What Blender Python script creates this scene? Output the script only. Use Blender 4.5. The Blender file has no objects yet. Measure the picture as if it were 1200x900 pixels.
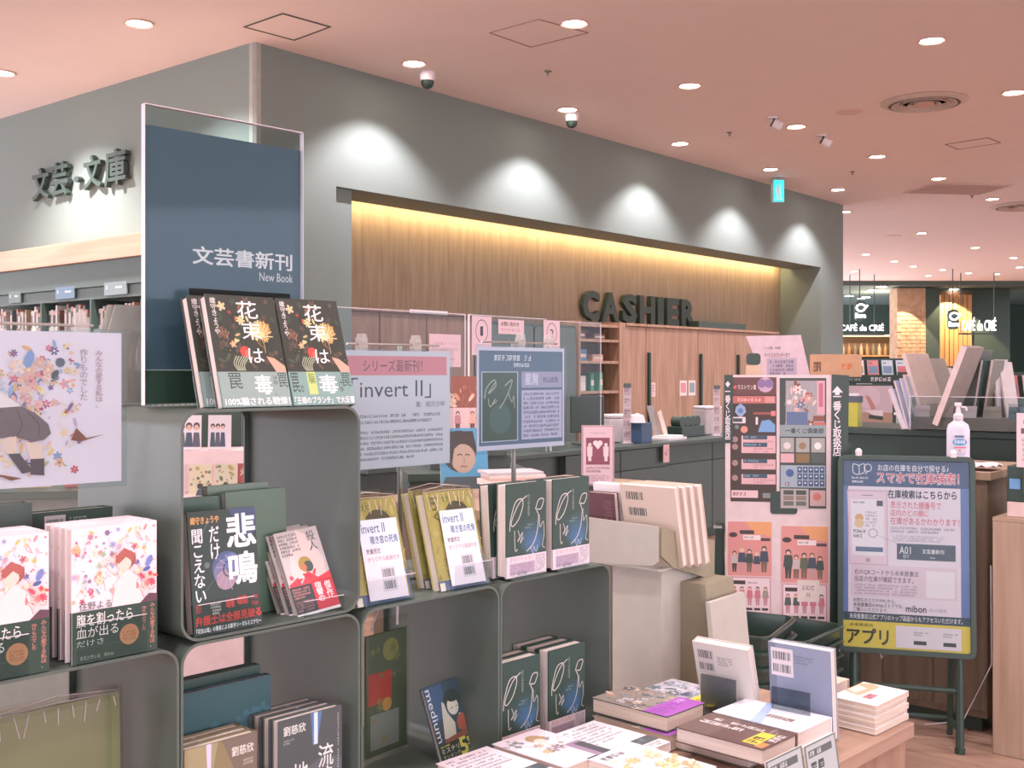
import bpy, math, random
from mathutils import Vector, Matrix
S = bpy.context.scene
C = S.collection
PI = math.pi
# ---------------- camera, world, exposure ----------------
F = 1313.0; HY = 436.0; EYE = 1.5
cam_d = bpy.data.cameras.new('camera'); cam = bpy.data.objects.new('camera', cam_d); C.objects.link(cam)
cam.location = (0, 0, EYE); cam.rotation_euler = (PI/2, 0, 0)
cam_d.sensor_fit = 'HORIZONTAL'; cam_d.sensor_width = 36; cam_d.lens = 36*F/1200
cam_d.shift_y = -(450-HY)/1200; cam_d.clip_start = 0.05; cam_d.clip_end = 200
S.camera = cam
world = bpy.data.worlds.new('world'); S.world = world; world.use_nodes = True
bg = world.node_tree.nodes['Background']; bg.inputs[0].default_value = (0.93, 0.89, 1.0, 1); bg.inputs[1].default_value = 1.9
S.view_settings.view_transform = 'Standard'; S.view_settings.look = 'None'
S.view_settings.gamma = 1; S.view_settings.use_curve_mapping = False
S.view_settings.exposure = 1.12
SPOT_W = 70.0; SPOT_FAR = 130.0; WASH_W = 72.0
H = 3.9
# ---------------- helpers ----------------
def lin(c):
    if isinstance(c, str):
        c = [int(c[i:i+2], 16)/255 for i in (0, 2, 4)]
        c = [x/12.92 if x <= .04045 else ((x+.055)/1.055)**2.4 for x in c]
    return tuple(c[:3])
_M = {}
def mat(name, col, rough=.6, metal=0, var=.06, scale=20, emit=0, spec=.5, coat=0):
    if name in _M: return _M[name]
    m = bpy.data.materials.new(name); m.use_nodes = True; _M[name] = m
    nt = m.node_tree; b = nt.nodes['Principled BSDF']; c = lin(col)
    b.inputs['Roughness'].default_value = rough; b.inputs['Metallic'].default_value = metal
    b.inputs['Specular IOR Level'].default_value = spec
    if coat: b.inputs['Coat Weight'].default_value = coat; b.inputs['Coat Roughness'].default_value = .12
    n = nt.nodes.new('ShaderNodeTexNoise'); n.inputs['Scale'].default_value = scale; n.inputs['Detail'].default_value = 4
    tc = nt.nodes.new('ShaderNodeTexCoord'); nt.links.new(tc.outputs['Object'], n.inputs['Vector'])
    r = nt.nodes.new('ShaderNodeValToRGB'); r.color_ramp.elements[0].position = .3; r.color_ramp.elements[1].position = .7
    r.color_ramp.elements[0].color = [x*(1-var) for x in c]+[1]; r.color_ramp.elements[1].color = [min(1, x*(1+var)) for x in c]+[1]
    nt.links.new(n.outputs['Fac'], r.inputs['Fac']); nt.links.new(r.outputs['Color'], b.inputs['Base Color'])
    if emit:
        b.inputs['Emission Color'].default_value = c+(1,); b.inputs['Emission Strength'].default_value = emit
    return m
def wood(name, c1, c2, axis='x', scale=1.0, rough=.5, stripe=14):
    if name in _M: return _M[name]
    m = mat(name, c1, rough); nt = m.node_tree
    b = nt.nodes['Principled BSDF']; n = [x for x in nt.nodes if x.type == 'TEX_NOISE'][0]; r = [x for x in nt.nodes if x.type == 'VALTORGB'][0]
    tc = [x for x in nt.nodes if x.type == 'TEX_COORD'][0]
    mp = nt.nodes.new('ShaderNodeMapping'); s = [stripe*scale]*3; s['xyz'.index(axis)] = .6*scale
    mp.inputs['Scale'].default_value = s; n.inputs['Scale'].default_value = 1.6; n.inputs['Detail'].default_value = 6
    oi = nt.nodes.new('ShaderNodeObjectInfo'); ad = nt.nodes.new('ShaderNodeVectorMath'); ad.operation = 'ADD'
    mu = nt.nodes.new('ShaderNodeMath'); mu.operation = 'MULTIPLY'; mu.inputs[1].default_value = 17
    nt.links.new(oi.outputs['Random'], mu.inputs[0]); nt.links.new(mu.outputs[0], ad.inputs[1])
    nt.links.new(tc.outputs['Object'], ad.inputs[0]); nt.links.new(ad.outputs[0], mp.inputs['Vector']); nt.links.new(mp.outputs[0], n.inputs['Vector'])
    r.color_ramp.elements[0].color = lin(c1)+(1,); r.color_ramp.elements[1].color = lin(c2)+(1,)
    return m
def print_mat():
    m = bpy.data.materials.new('printed_ink'); m.use_nodes = True; nt = m.node_tree; b = nt.nodes['Principled BSDF']
    a = nt.nodes.new('ShaderNodeVertexColor'); a.layer_name = 'Col'; nt.links.new(a.outputs['Color'], b.inputs['Base Color'])
    b.inputs['Roughness'].default_value = .45; b.inputs['Specular IOR Level'].default_value = .35
    return m
PRINT = print_mat()
def clear_mat(name, tint, gloss=.12, rough=.05, diffuse=None):
    m = bpy.data.materials.new(name); m.use_nodes = True; nt = m.node_tree
    for x in list(nt.nodes): nt.nodes.remove(x)
    o = nt.nodes.new('ShaderNodeOutputMaterial'); t = nt.nodes.new('ShaderNodeBsdfTransparent'); g = nt.nodes.new('ShaderNodeBsdfGlossy')
    t.inputs[0].default_value = lin(tint)+(1,); g.inputs['Roughness'].default_value = rough; g.inputs['Color'].default_value = (.9, .9, .95, 1)
    if diffuse:
        g = nt.nodes.new('ShaderNodeBsdfDiffuse'); g.inputs[0].default_value = lin(tint)+(1,); mx = nt.nodes.new('ShaderNodeMixShader'); mx.inputs[0].default_value = diffuse; t.inputs[0].default_value = (.95, .95, .95, 1)
        nt.links.new(t.outputs[0], mx.inputs[1]); nt.links.new(g.outputs[0], mx.inputs[2]); nt.links.new(mx.outputs[0], o.inputs[0]); return m
    f = nt.nodes.new('ShaderNodeLayerWeight'); f.inputs[0].default_value = .2; pw = nt.nodes.new('ShaderNodeMath'); pw.operation = 'POWER'; pw.inputs[1].default_value = 3
    ma = nt.nodes.new('ShaderNodeMath'); ma.operation = 'MULTIPLY_ADD'; ma.inputs[1].default_value = .5; ma.inputs[2].default_value = gloss*.12
    nt.links.new(f.outputs['Facing'], pw.inputs[0]); nt.links.new(pw.outputs[0], ma.inputs[0])
    mx = nt.nodes.new('ShaderNodeMixShader'); nt.links.new(ma.outputs[0], mx.inputs[0]); nt.links.new(t.outputs[0], mx.inputs[1]); nt.links.new(g.outputs[0], mx.inputs[2])
    nt.links.new(mx.outputs[0], o.inputs[0]); return m
ACR = clear_mat('clear_acrylic', 'f0f4f4', .08); ACRE = mat('acrylic_edge', 'e9dfe8', .2, var=.02)
WRAP = clear_mat('plastic_wrap', 'f4f4f0', .45, .15)
TINT2 = clear_mat('grey_acrylic', 'c9d0d2', .15, .08)
FROST = clear_mat('frosted_acrylic', 'b9b9b2', diffuse=.55)
TINTED = clear_mat('smoked_acrylic', '97a8a4', .3, .1)
class MB:
    def __init__(s): s.v = []; s.f = []; s.c = []
    def add(s, vs, fs, col=None):
        o = len(s.v); s.v += [tuple(v) for v in vs]; s.f += [tuple(i+o for i in f) for f in fs]; s.c += [col]*len(fs); return s
    def box(s, x0, x1, y0, y1, z0, z1, col=None):
        return s.add([(x, y, z) for z in (z0, z1) for y in (y0, y1) for x in (x0, x1)],
              [(0, 2, 3, 1), (4, 5, 7, 6), (0, 1, 5, 4), (2, 6, 7, 3), (0, 4, 6, 2), (1, 3, 7, 5)], col)
    def prism(s, poly, a, b, axis='y', col=None):
        n = len(poly)
        def p(q, t): return {'y': (q[0], t, q[1]), 'z': (q[0], q[1], t), 'x': (t, q[0], q[1])}[axis]
        vs = [p(q, a) for q in poly]+[p(q, b) for q in poly]
        return s.add(vs, [tuple(range(n)), tuple(range(2*n-1, n-1, -1))]+[(i, i+n, (i+1) % n+n, (i+1) % n) for i in range(n)], col)
    def ring(s, outer, inner, a, b, axis='y'):
        n = len(outer)
        def p(q, t): return {'y': (q[0], t, q[1]), 'z': (q[0], q[1], t)}[axis]
        vs = [p(q, t) for L in (outer, inner) for t in (a, b) for q in L]; fs = []
        for i in range(n):
            j = (i+1) % n
            fs += [(i, j, n+j, n+i), (2*n+i, 3*n+i, 3*n+j, 2*n+j), (i, 2*n+i, 2*n+j, j), (n+i, n+j, 3*n+j, 3*n+i)]
        return s.add(vs, fs)
    def tube(s, pts, r, n=8, col=None):
        pts = [Vector(p) for p in pts]; vs = []; fs = []
        for i, p in enumerate(pts):
            t = (pts[min(i+1, len(pts)-1)]-pts[max(i-1, 0)]).normalized()
            u = t.cross(Vector((0, 0, 1)) if abs(t.z) < .9 else Vector((1, 0, 0))).normalized(); w = t.cross(u)
            for k in range(n):
                a = 2*PI*k/n; vs.append(p+(u*math.cos(a)+w*math.sin(a))*r)
        for i in range(len(pts)-1):
            for k in range(n): fs.append((i*n+k, i*n+(k+1) % n, (i+1)*n+(k+1) % n, (i+1)*n+k))
        fs += [tuple(range(n-1, -1, -1)), tuple((len(pts)-1)*n+k for k in range(n))]
        return s.add(vs, fs, col)
    def lathe(s, prof, n=20, c=(0, 0, 0), sx=1, sy=1, col=None):
        vs = []; fs = []
        for r, z in prof:
            for k in range(n):
                a = 2*PI*k/n; vs.append((c[0]+r*sx*math.cos(a), c[1]+r*sy*math.sin(a), c[2]+z))
        m = len(prof)
        for i in range(m-1):
            for k in range(n): fs.append((i*n+k, i*n+(k+1) % n, (i+1)*n+(k+1) % n, (i+1)*n+k))
        if prof[0][0] > 1e-6: fs.append(tuple(range(n-1, -1, -1)))
        if prof[-1][0] > 1e-6: fs.append(tuple((m-1)*n+k for k in range(n)))
        return s.add(vs, fs, col)
    def build(s, name, m, parent=None, bevel=0, smooth=False, loc=None, rot=None):
        if m is PRINT and getattr(s, 'L', 0) and parent is not None:
            k = max(1, min(6, parent.location.length*.7), 1); k = min(k, .0022/(s.L*s.dl)); b0 = s.y-.0003
            s.v = [(v[0], b0+(v[1]-b0)*k, v[2]) for v in s.v]
        me = bpy.data.meshes.new(name); me.from_pydata(s.v, [], s.f)
        if m is PRINT:
            ca = me.color_attributes.new('Col', 'FLOAT_COLOR', 'CORNER'); d = []
            for p, c in zip(me.polygons, s.c): d += list(lin(c or 'ffffff')+(1,))*len(p.vertices)
            ca.data.foreach_set('color', d)
        me.materials.append(m)
        if smooth: me.shade_smooth(); me.set_sharp_from_angle(angle=math.radians(40))
        o = bpy.data.objects.new(name, me); C.objects.link(o)
        if parent: o.parent = parent
        if loc: o.location = loc
        if rot: o.rotation_euler = rot
        if bevel:
            b = o.modifiers.new('bevel', 'BEVEL'); b.width = bevel; b.segments = 2; b.limit_method = 'ANGLE'
        return o
def thing(name, label, cat, loc=(0, 0, 0), rot=(0, 0, 0), group=None):
    o = bpy.data.objects.new(name, None); C.objects.link(o); o.empty_display_size = .05
    o.location = loc; o.rotation_euler = rot; return tag(o, label, cat, group)
def tag(o, label, cat, group=None):
    o['label'] = label; o['category'] = cat
    if group: o['group'] = group
    return o
def struct(o): o['kind'] = 'structure'; return o
def copy_tree(o, parent=None):
    c = o.copy(); C.objects.link(c); c.parent = parent
    for ch in [x for x in _kids(o)]: copy_tree(ch, c)
    return c
def _kids(o): return [x for x in C.objects if x.parent == o]
def rrect(x0, z0, x1, z1, r, n=6):
    out = []
    for cx, cz, a0 in ((x1-r, z1-r, 0), (x0+r, z1-r, 90), (x0+r, z0+r, 180), (x1-r, z0+r, 270)):
        for k in range(n+1):
            a = math.radians(a0+90*k/n); out.append((cx+r*math.cos(a), cz+r*math.sin(a)))
    return out
# glyphs from Blender's own built-in font
_T = {}
def glyphs(s, bold=0, vert=False):
    k = (s, bold, vert)
    if k in _T: return _T[k]
    cu = bpy.data.curves.new('t', 'FONT'); cu.body = '\n'.join(s) if vert else s
    cu.resolution_u = 2; cu.offset = bold; cu.space_line = .92; cu.align_x = 'CENTER' if vert else 'LEFT'
    ob = bpy.data.objects.new('t', cu); C.objects.link(ob)
    me = bpy.data.meshes.new_from_object(ob)
    vs = [(v.co.x, v.co.y) for v in me.vertices]; fs = [tuple(p.vertices) for p in me.polygons]
    bpy.data.objects.remove(ob); bpy.data.curves.remove(cu); bpy.data.meshes.remove(me)
    xs = [v[0] for v in vs] or [0, 1]; ys = [v[1] for v in vs] or [0, 1]
    _T[k] = (vs, fs, min(xs), min(ys), max(xs), max(ys)); return _T[k]
class Art(MB):
    """flat print in metres, x right, z up, facing -y, origin at the bottom centre"""
    def __init__(s, w, h, y=0.0): super().__init__(); s.w = w; s.h = h; s.y = y; s.L = 0; s.dl = .000006
    def _y(s): s.L += 1; return s.y-.0003-s.dl*s.L
    def poly(s, pts, col, y=None):
        y = s._y() if y is None else y
        return s.add([(x*s.w-s.w/2, y, z*s.h) for x, z in pts], [tuple(range(len(pts)))], col)
    def rect(s, x0, z0, x1, z1, col): return s.poly([(x0, z0), (x1, z0), (x1, z1), (x0, z1)], col)
    def circ(s, x, z, r, col, n=14, e=1.0, a=0):
        q = s.w/s.h; pts = []
        for k in range(n):
            t = 2*PI*k/n; u = r*math.cos(t); v = r*e*math.sin(t)
            pts.append((x+u*math.cos(a)-v*math.sin(a), z+(u*math.sin(a)+v*math.cos(a))*q))
        return s.poly(pts, col)
    def text(s, t, x0, z0, x1, z1, col, bold=0, vert=False, rot=False):
        vs, fs, ax, ay, bx, by = glyphs(t, 0, vert)
        sx = 1/max(bx-ax, 1e-6); sz = 1/max(by-ay, 1e-6); q = bold*.8
        for da, db in ([(0, 0)] if bold == 0 else [(q, q), (-q, -q)] if bold < .02 else [(q, q), (-q, -q), (q, -q), (-q, q)]):
            out = []; y = s._y()
            for a, b in vs:
                u = (a+da-ax)*sx; v = (b+db-ay)*sz
                if rot: u, v = v, 1-u
                out.append(((x0+(x1-x0)*u-.5)*s.w, y, (z0+(z1-z0)*v)*s.h))
            s.add(out, fs, col)
        return s
    def stroke(s, pts, wd, col):
        y = s._y(); P = [Vector((x*s.w-s.w/2, z*s.h)) for x, z in pts]
        sm = []
        for i in range(len(P)-1):
            p0 = P[max(i-1, 0)]; p1 = P[i]; p2 = P[i+1]; p3 = P[min(i+2, len(P)-1)]
            for k in range(5):
                t = k/5; sm.append(.5*((2*p1)+(p2-p0)*t+(2*p0-5*p1+4*p2-p3)*t*t+(3*p1-p0-3*p2+p3)*t**3))
        sm.append(P[-1]); vs = []; n = len(sm)
        for i, p in enumerate(sm):
            t = (sm[min(i+1, n-1)]-sm[max(i-1, 0)]); t = t.normalized() if t.length > 1e-9 else Vector((1, 0)); nn = Vector((-t.y, t.x))*wd*s.w/2
            vs += [(p.x+nn.x, y, p.y+nn.y), (p.x-nn.x, y, p.y-nn.y)]
        return s.add(vs, [(2*i, 2*i+1, 2*i+3, 2*i+2) for i in range(n-1)], col)
    def lines(s, x0, z0, x1, z1, n, col, seed=1, cols=None, gap=.35, fill=.9):
        """rows of small marks for print too small to read"""
        R = random.Random(seed); y = s._y(); rh = (z1-z0)/n; ch = rh*(1-gap); cw = ch*s.h/s.w
        for i in range(n):
            zb = z1-(i+1)*rh+rh*gap/2; x = x0; end = x1 if i < n-1 else x0+(x1-x0)*R.uniform(.5, 1)
            while x+cw*.8 < end:
                if R.random() < fill:
                    def q(a, b, c, d):
                        s.add([((x+cw*a-.5)*s.w, y, (zb+ch*b)*s.h), ((x+cw*c-.5)*s.w, y, (zb+ch*b)*s.h), ((x+cw*c-.5)*s.w, y, (zb+ch*d)*s.h), ((x+cw*a-.5)*s.w, y, (zb+ch*d)*s.h)], [(0, 1, 2, 3)], cols[R.randrange(len(cols))] if cols else col)
                    k = R.random()
                    if k < .8: q(.1, R.choice((.75, .9)), .85, 1)
                    if k > .2: q(.1, .4, .85, .54)
                    q(.05, 0, R.choice((.5, .85)), .14)
                    if R.random() < .6: q(.1, .2, .85, .3)
                    m = R.choice((.2, .4, .6)); q(m, 0, m+.13, 1)
                    if R.random() < .5: q(.05, .1, .17, .9)
                    if R.random() < .5: q(.72, R.choice((0, .4)), .85, .9)
                    if R.random() < .4: q(.1, .6, .85, .69)
                x += cw*1.02
        return s
    def flowers(s, x0, z0, x1, z1, n, pal, seed, r=(.02, .07)):
        R = random.Random(seed)
        for i in range(n):
            x = R.uniform(x0, x1); z = R.uniform(z0, z1); q = R.uniform(*r); c = R.choice(pal); k = R.random()
            if k < .55:
                m = R.choice((5, 6, 7)); a0 = R.random()*6; pts = []
                for j in range(m*4):
                    a = a0+2*PI*j/(m*4); rr = q*(.45, .85, 1, .85)[j % 4]; pts.append((x+rr*math.cos(a), z+rr*math.sin(a)*s.w/s.h))
                s.poly(pts, c); s.circ(x, z, q*.25, R.choice(pal), 7)
            elif k < .8: s.circ(x, z, q, c, 8, .38, R.random()*3)
            else: s.stroke([(x, z), (x+q*R.uniform(-1, 1), z-q), (x+q*R.uniform(-2, 2), z-2*q)], .006, c)
        return s
    def barcode(s, x0, z0, x1, z1, col='4c5a55', seed=3):
        R = random.Random(seed); x = x0; y = s._y()
        while x < x1:
            w = R.choice((1, 1, 2, 3))*(x1-x0)/44; e = min(x+w, x1)
            s.add([((x-.5)*s.w, y, z0*s.h), ((e-.5)*s.w, y, z0*s.h), ((e-.5)*s.w, y, z1*s.h), ((x-.5)*s.w, y, z1*s.h)], [(0, 1, 2, 3)], col); x = e+R.choice((1, 2))*(x1-x0)/44
        return s
    def figure(s, x, z, hgt, hair, top, leg, skin='e8c4b4'):
        w = hgt*s.h/s.w
        s.poly([(x-.12*w, z+.45*hgt), (x+.12*w, z+.45*hgt), (x+.08*w, z), (x+.01*w, z), (x, z+.35*hgt), (x-.02*w, z), (x-.09*w, z)], leg)
        s.poly([(x-.17*w, z+.4*hgt), (x+.17*w, z+.4*hgt), (x+.13*w, z+.8*hgt), (x-.13*w, z+.8*hgt)], top)
        s.circ(x, z+.9*hgt, .1*w, hair, 9); s.circ(x, z+.87*hgt, .065*w, skin, 8)
        return s
class Fr:
    def __init__(s, ox, oy, ang): s.o = Vector((ox, oy)); s.a = ang; s.u = Vector((math.cos(ang), math.sin(ang))); s.n = Vector((-s.u.y, s.u.x))
    def w(s, x, y, z=0): p = s.o+s.u*x+s.n*y; return Vector((p.x, p.y, z))
    def on(s, px, py, y):
        k = Vector(((px-600)/F, 1)); Y = (s.o.dot(s.n)+y)/k.dot(s.n); p = k*Y
        return (p-s.o).dot(s.u), EYE+(HY-py)*Y/F
    def X(s, px, y): return s.on(px, HY, y)[0]
    def flat(s, px, py, z):
        Y = (EYE-z)*F/(py-HY); p = Vector(((px-600)/F*Y, Y))-s.o; return p.dot(s.u), p.dot(s.n)
def flat(px, py, z): Y = (EYE-z)*F/(py-HY); return Vector(((px-600)/F*Y, Y, z))
def at(px, py, Y): return Vector(((px-600)/F*Y, Y, EYE+(HY-py)*Y/F))
AW = math.atan2(.768, .640)
W = Fr(-1.873, 8.14, AW)              # cashier wall: x along it, y into it
Lf = Fr(-1.873, 8.14, AW-PI/2)        # left wall: x negative to the left
U = Fr(-.548, 1.85, math.atan2(.7243, .6895))   # the metal cube display
AU = U.a
# common materials
PAPER = mat('page_paper', 'e6d9d3', .85, var=.05, scale=60)
PAGES = wood('page_block', 'd8c8c0', 'efe3dd', 'z', 6, .9, 60)
PAGES2 = wood('page_block_cream', 'cdb9a8', 'e3d2c2', 'z', 6, .9, 60)
METAL = mat('grey_painted_metal', '5b655e', .42, .0, var=.03, scale=300, spec=.5)
BLACKM = mat('black_painted', '33463f', .4, var=.05)
BLACKP = mat('black_plastic', '2e423b', .35, var=.05)
DARKB = mat('dark_laminate', '3d4d47', .5, var=.06)
STEEL = mat('bright_steel', 'b9bab8', .25, .8, var=.03)
WHITEP = mat('white_plastic', 'e8dfe2', .4, var=.02)
WOODF = wood('oak_veneer', '9a7a68', 'b3917e', 'x', 2.2, .5, 9)
WOODV = wood('oak_veneer_upright', '8c6a58', 'a8826e', 'z', 2.2, .5, 9)
# ================= SETTING =================
WALL = mat('grey_wall_paint', '808b85', .85, var=.03, scale=90)
CEIL = mat('ceiling_paint', 'eedcd6', .95, var=.012, scale=3)
def obj_w(mb, fr, name, m, bevel=0, z=0):
    return mb.build(name, m, None, bevel, loc=fr.w(0, 0, z), rot=(0, 0, fr.a))
FLM = wood('floor_wood', '9a7868', 'b3907f', 'y', 1.2, .38, 10)
fl = struct(MB().box(-16, 60, -45, 14, -.12, -.004).build('floor', FLM, loc=(0, 0, 0), rot=(0, 0, AW)))
R = random.Random(4)
pl = MB().box(-.08, .08, -.6, .6, -.0035, 0).v
base = MB().box(-.0885, .0885, -.648, .648, -.0035, 0.0).build('plank', FLM, fl, bevel=.0012)
n = 0; first = True
for i in range(-25, 75):
    for j in range(-12, 12):
        lx = i*.18; ly = j*1.3+(i*.37 % 1.3)
        # local frame of the floor (rotated by AW about the world origin)
        wx = lx*math.cos(AW)-ly*math.sin(AW); wy = lx*math.sin(AW)+ly*math.cos(AW)
        if wy < 3.1 or wy > 8.2: continue
        k = wx/wy
        if (.10 < k < .52 and wy < 6.5) or (.08 < k < .24):
            o = base if first else base.copy()
            if not first: C.objects.link(o)
            first = False; o.location = (lx, ly, 0); n += 1
            if n >= 290: break
    if n >= 290: break
struct(MB().box(-14, 14, -8, 29.5, H, H+.15).build('ceiling', CEIL))
# far ceiling over the cafe, darker and slightly lower
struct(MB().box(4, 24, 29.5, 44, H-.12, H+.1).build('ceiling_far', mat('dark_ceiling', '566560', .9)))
# cashier wall with alcove: local x from corner; alcove x0..x1, height 2.95, depth .61
ax0 = W.X(394, 0); ax1 = W.X(962, 0); wx1 = W.X(988, 0); az = 2.95
mb = MB(); mb.box(0.06, ax0, 0, 1.0, 0, H); mb.box(ax0, ax1, 0, .45, az, H); mb.box(ax1, wx1, 0, 1.0, 0, H)
mb.box(ax0, ax1, .45, 1.0, az+.35, H)
struct(obj_w(mb, W, 'wall_cashier', WALL))
mb = MB(); mb.box(-14, -.06, 0, 1.0, 0, H)
struct(obj_w(mb, Lf, 'wall_left', WALL))
mb = MB(); mb.prism([(-.06, 0), (0, .06*0), (.06, .0), (.3, .6), (-.06, .3)], 0, H, 'z')
cp = [(-.075, .0), (-.02, -.02), (.075, 0)]
c0 = [Lf.w(-.06, 0), Lf.w(-.02, -.0), W.w(.02, 0), W.w(.06, 0), W.w(.06, .5), Lf.w(-.06, .5)]
struct(MB().prism([(p.x, p.y) for p in c0], 0, H, 'z').build('trim_1', mat('corner_bead_paint', 'a5a8a1', .8)))
BACKW = wood('walnut_wall_panel', '877561', 'a08d77', 'z', 2.0, .55, 6)
mb = MB(); mb.box(ax0-.1, ax1+.1, .61, .8, 0, az+.34)
bw = struct(obj_w(mb, W, 'wall_back_panel', BACKW))
# LED strip tucked above the soffit: it lights the wood wall downwards
led = thing('cove_light', 'warm light strip hidden above the wood panelled alcove', 'light strip', W.w(0, 0), (0, 0, AW))
MB().box(ax0+.05, ax1-.1, .47, .50, az+.02, az+.05).build('light_strip', mat('warm_led', 'ffdfa6', emit=17), led)
MB().box(ax0+.02, ax1-.05, .455, .468, az-.0, az+.04).build('carrier', mat('led_carrier', 'b0a090'), led)
# wood door panels along the back of the cash area, height ~2.04
DOORW = wood('cabinet_door_wood', '96755f', 'b8937b', 'z', 2.0, .5, 7)
DOORD = wood('cabinet_door_wood_dark', '7f604f', '9a7763', 'z', 2.0, .5, 7)
hts = 2.04
segs = [(394, 445, 0), (445, 500, 0), (500, 556, 0), (556, 626, 2), (626, 676, 2), (732, 757, 1), (757, 818, 1), (818, 862, 1), (862, 912, 1)]
names = {394: 'leftmost dark wood cabinet front beside the alcove edge', 445: 'dark wood cabinet front second from the alcove edge', 500: 'dark wood cabinet front behind the number one sheet'}
for a, b, t in segs:
    x0 = W.X(a, .28)+.004; x1 = W.X(b, .28)-.004
    if t == 2:
        lab = {556: 'dark grey back cupboard behind the card with number one', 626: 'dark grey back cupboard left of the open wooden shelf'}[a]
        cb = thing('back_cupboard', lab, 'cupboard', W.w((x0+x1)/2, .28), (0, 0, AW), 'back cupboards')
        MB().box(-(x1-x0)/2, (x1-x0)/2, .022, .32, 0, 1.98).build('body', DARKB, cb, bevel=.003)
        MB().box(-(x1-x0)/2+.01, (x1-x0)/2-.01, 0, .02, .06, 1.95).build('door', mat('grey_door', '4e5c56', .35), cb, bevel=.003)
        continue
    lab = names.get(a) or {732: 'reddish wood cupboard right of the open shelf', 757: 'reddish wood cupboard with long black handle behind the booklet', 818: 'reddish wood cupboard with black handle right of the two small stickers', 862: 'reddish wood cupboard at the right end of the row'}[a]
    cb = thing('wood_cupboard', lab, 'cupboard', W.w((x0+x1)/2, .28), (0, 0, AW), 'wood cupboards behind the cash desk')
    wd = (x1-x0)/2; m_ = DOORW if t else DOORD
    MB().box(-wd, wd, .022, .32, 0, hts-.03).build('body', m_, cb, bevel=.002)
    MB().box(-wd+.003, wd-.003, 0, .02, .08, hts-.04).build('door', m_, cb, bevel=.002)
    MB().box(-wd, wd, -.02, .32, hts-.03, hts).build('top_board', m_, cb, bevel=.002)
    if a in (757, 818, 862):
        d = MB().box(-wd+.02, -wd+.055, -.035, -.003, .75, 1.72).build('handle', BLACKP, cb, bevel=.004)
    if a in (757,):
        A = Art(.14, .16); A.rect(0, 0, 1, 1, 'e6c9c4'); A.lines(.1, .1, .9, .9, 4, '8b5a5a', 5)
        A.build('sticker', PRINT, cb, loc=(-wd+.12, -.002, 1.22))
    if a == 757:
        for q, cc in ((.12, 'd6919a'), (.32, '8fa0a6')):
            A = Art(.16, .18); A.rect(0, 0, 1, 1, 'e6d9d6'); A.rect(.12, .2, .88, .85, cc); A.build('sticker', PRINT, cb, loc=(wd-.46+q, -.002, 1.22))
# open shelf between
x0 = W.X(676, .28)+.01; x1 = W.X(732, .28)-.01; wd = (x1-x0)/2
sh = thing('open_shelf', 'tall open wooden shelf with sorted items behind the cash desk', 'shelf', W.w((x0+x1)/2, .26), (0, 0, AW))
MB().box(-wd, -wd+.03, 0, .32, 0, 2.04).box(wd-.12, wd, 0, .32, 0, 2.04).build('side_panel', DOORW, sh)
MB().box(-wd+.03, wd-.12, .29, .31, 0, 2.04).build('back_panel', mat('shelf_back', '54473e'), sh)
lv = [.9, 1.3, 1.62, 1.85]
for z in lv+[2.01]: MB().box(-wd+.031, wd-.121, .01, .289, z-.03, z).build('shelf_board', DOORW, sh)
for z, xs, c, hh, nm, lab in [(1.85, -.3, '6e5548', .09, 'storage_tray', 'brown tray on the top board of the open wooden shelf'), (1.62, .02, 'd9a58c', .07, 'paper_box', 'orange and white box on the middle board of the open shelf'),
        (1.62, -.28, '5f8fb0', .12, 'paper_bundle', 'blue paper bundle on the middle board of the open shelf'), (1.3, -.3, 'd9d2d0', .16, 'document_box', 'white document box on the lower board of the open shelf'),
        (1.3, .08, '57b392', .2, 'file_folder', 'green file folder standing on the open shelf'), (1.85, .05, '8b6a57', .06, 'storage_tray', 'flat wooden tray beside the brown tray on the open shelf'), (1.3, -.08, '3f8f78', .19, 'file_folder', 'darker green file folder between white box and green folder')]:
    p = W.w((x0+x1)/2+xs, .34, z+.0005); w2 = .03 if nm == 'file_folder' else .1
    t_ = thing(nm, lab, 'box' if nm != 'file_folder' else 'folder', p, (0, 0, AW))
    MB().box(-w2, w2, 0, .16, 0, hh).build('body', mat('item_'+c, c), t_, bevel=.004)
    MB().box(-w2*.8, w2*.8, -.001, -.0002, hh*.3, hh*.6).build('paper_label', PAPER, t_)
# dark ledge right of the letters
o = MB().box(W.X(819, .44), W.X(874, .44), .44, .609, 2.02, 2.13).build('wall_ledge', DARKB, loc=W.w(0, 0), rot=(0, 0, AW), bevel=.003)
tag(o, 'dark box ledge on the wood wall right of the letter R', 'ledge')
# letters
def wall_text(fr, t, x0, z0, x1, z1, y, depth, m, parent, name, bold=0):
    vs, fs, ax, ay, bx, by = glyphs(t, bold); n = len(vs)
    P = [(x0+(x1-x0)*(a-ax)/(bx-ax), z0+(z1-z0)*(b-ay)/(by-ay)) for a, b in vs]
    V = [(p[0], y, p[1]) for p in P]+[(p[0], y+depth, p[1]) for p in P]; E = {}
    for f in fs:
        for i in range(len(f)):
            e = (f[i], f[(i+1) % len(f)]); E[e] = 1
    FS = [tuple(f) for f in fs]+[tuple(i+n for i in reversed(f)) for f in fs]
    for (a, b) in E:
        if (b, a) not in E: FS.append((a, a+n, b+n, b))
    return MB().add(V, FS).build(name, m, parent)
LET = mat('dark_letter_paint', '37463f', .5)
cs = thing('cashier_sign', 'large dark raised CASHIER letters on the wood wall', 'sign', W.w(0, 0), (0, 0, AW))
pxs = [(683, 703, 'C'), (706, 726, 'A'), (730, 747, 'S'), (750, 768, 'H'), (771, 778, 'I'), (782, 796, 'E'), (799, 815, 'R')]
for a, b, t in pxs:
    zt = 2.395; zb = 2.065
    wall_text(W, t, W.X(a, .55), zb, W.X(b, .55), zt, .55, .055, LET, cs, 'letter', .045)
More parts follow.
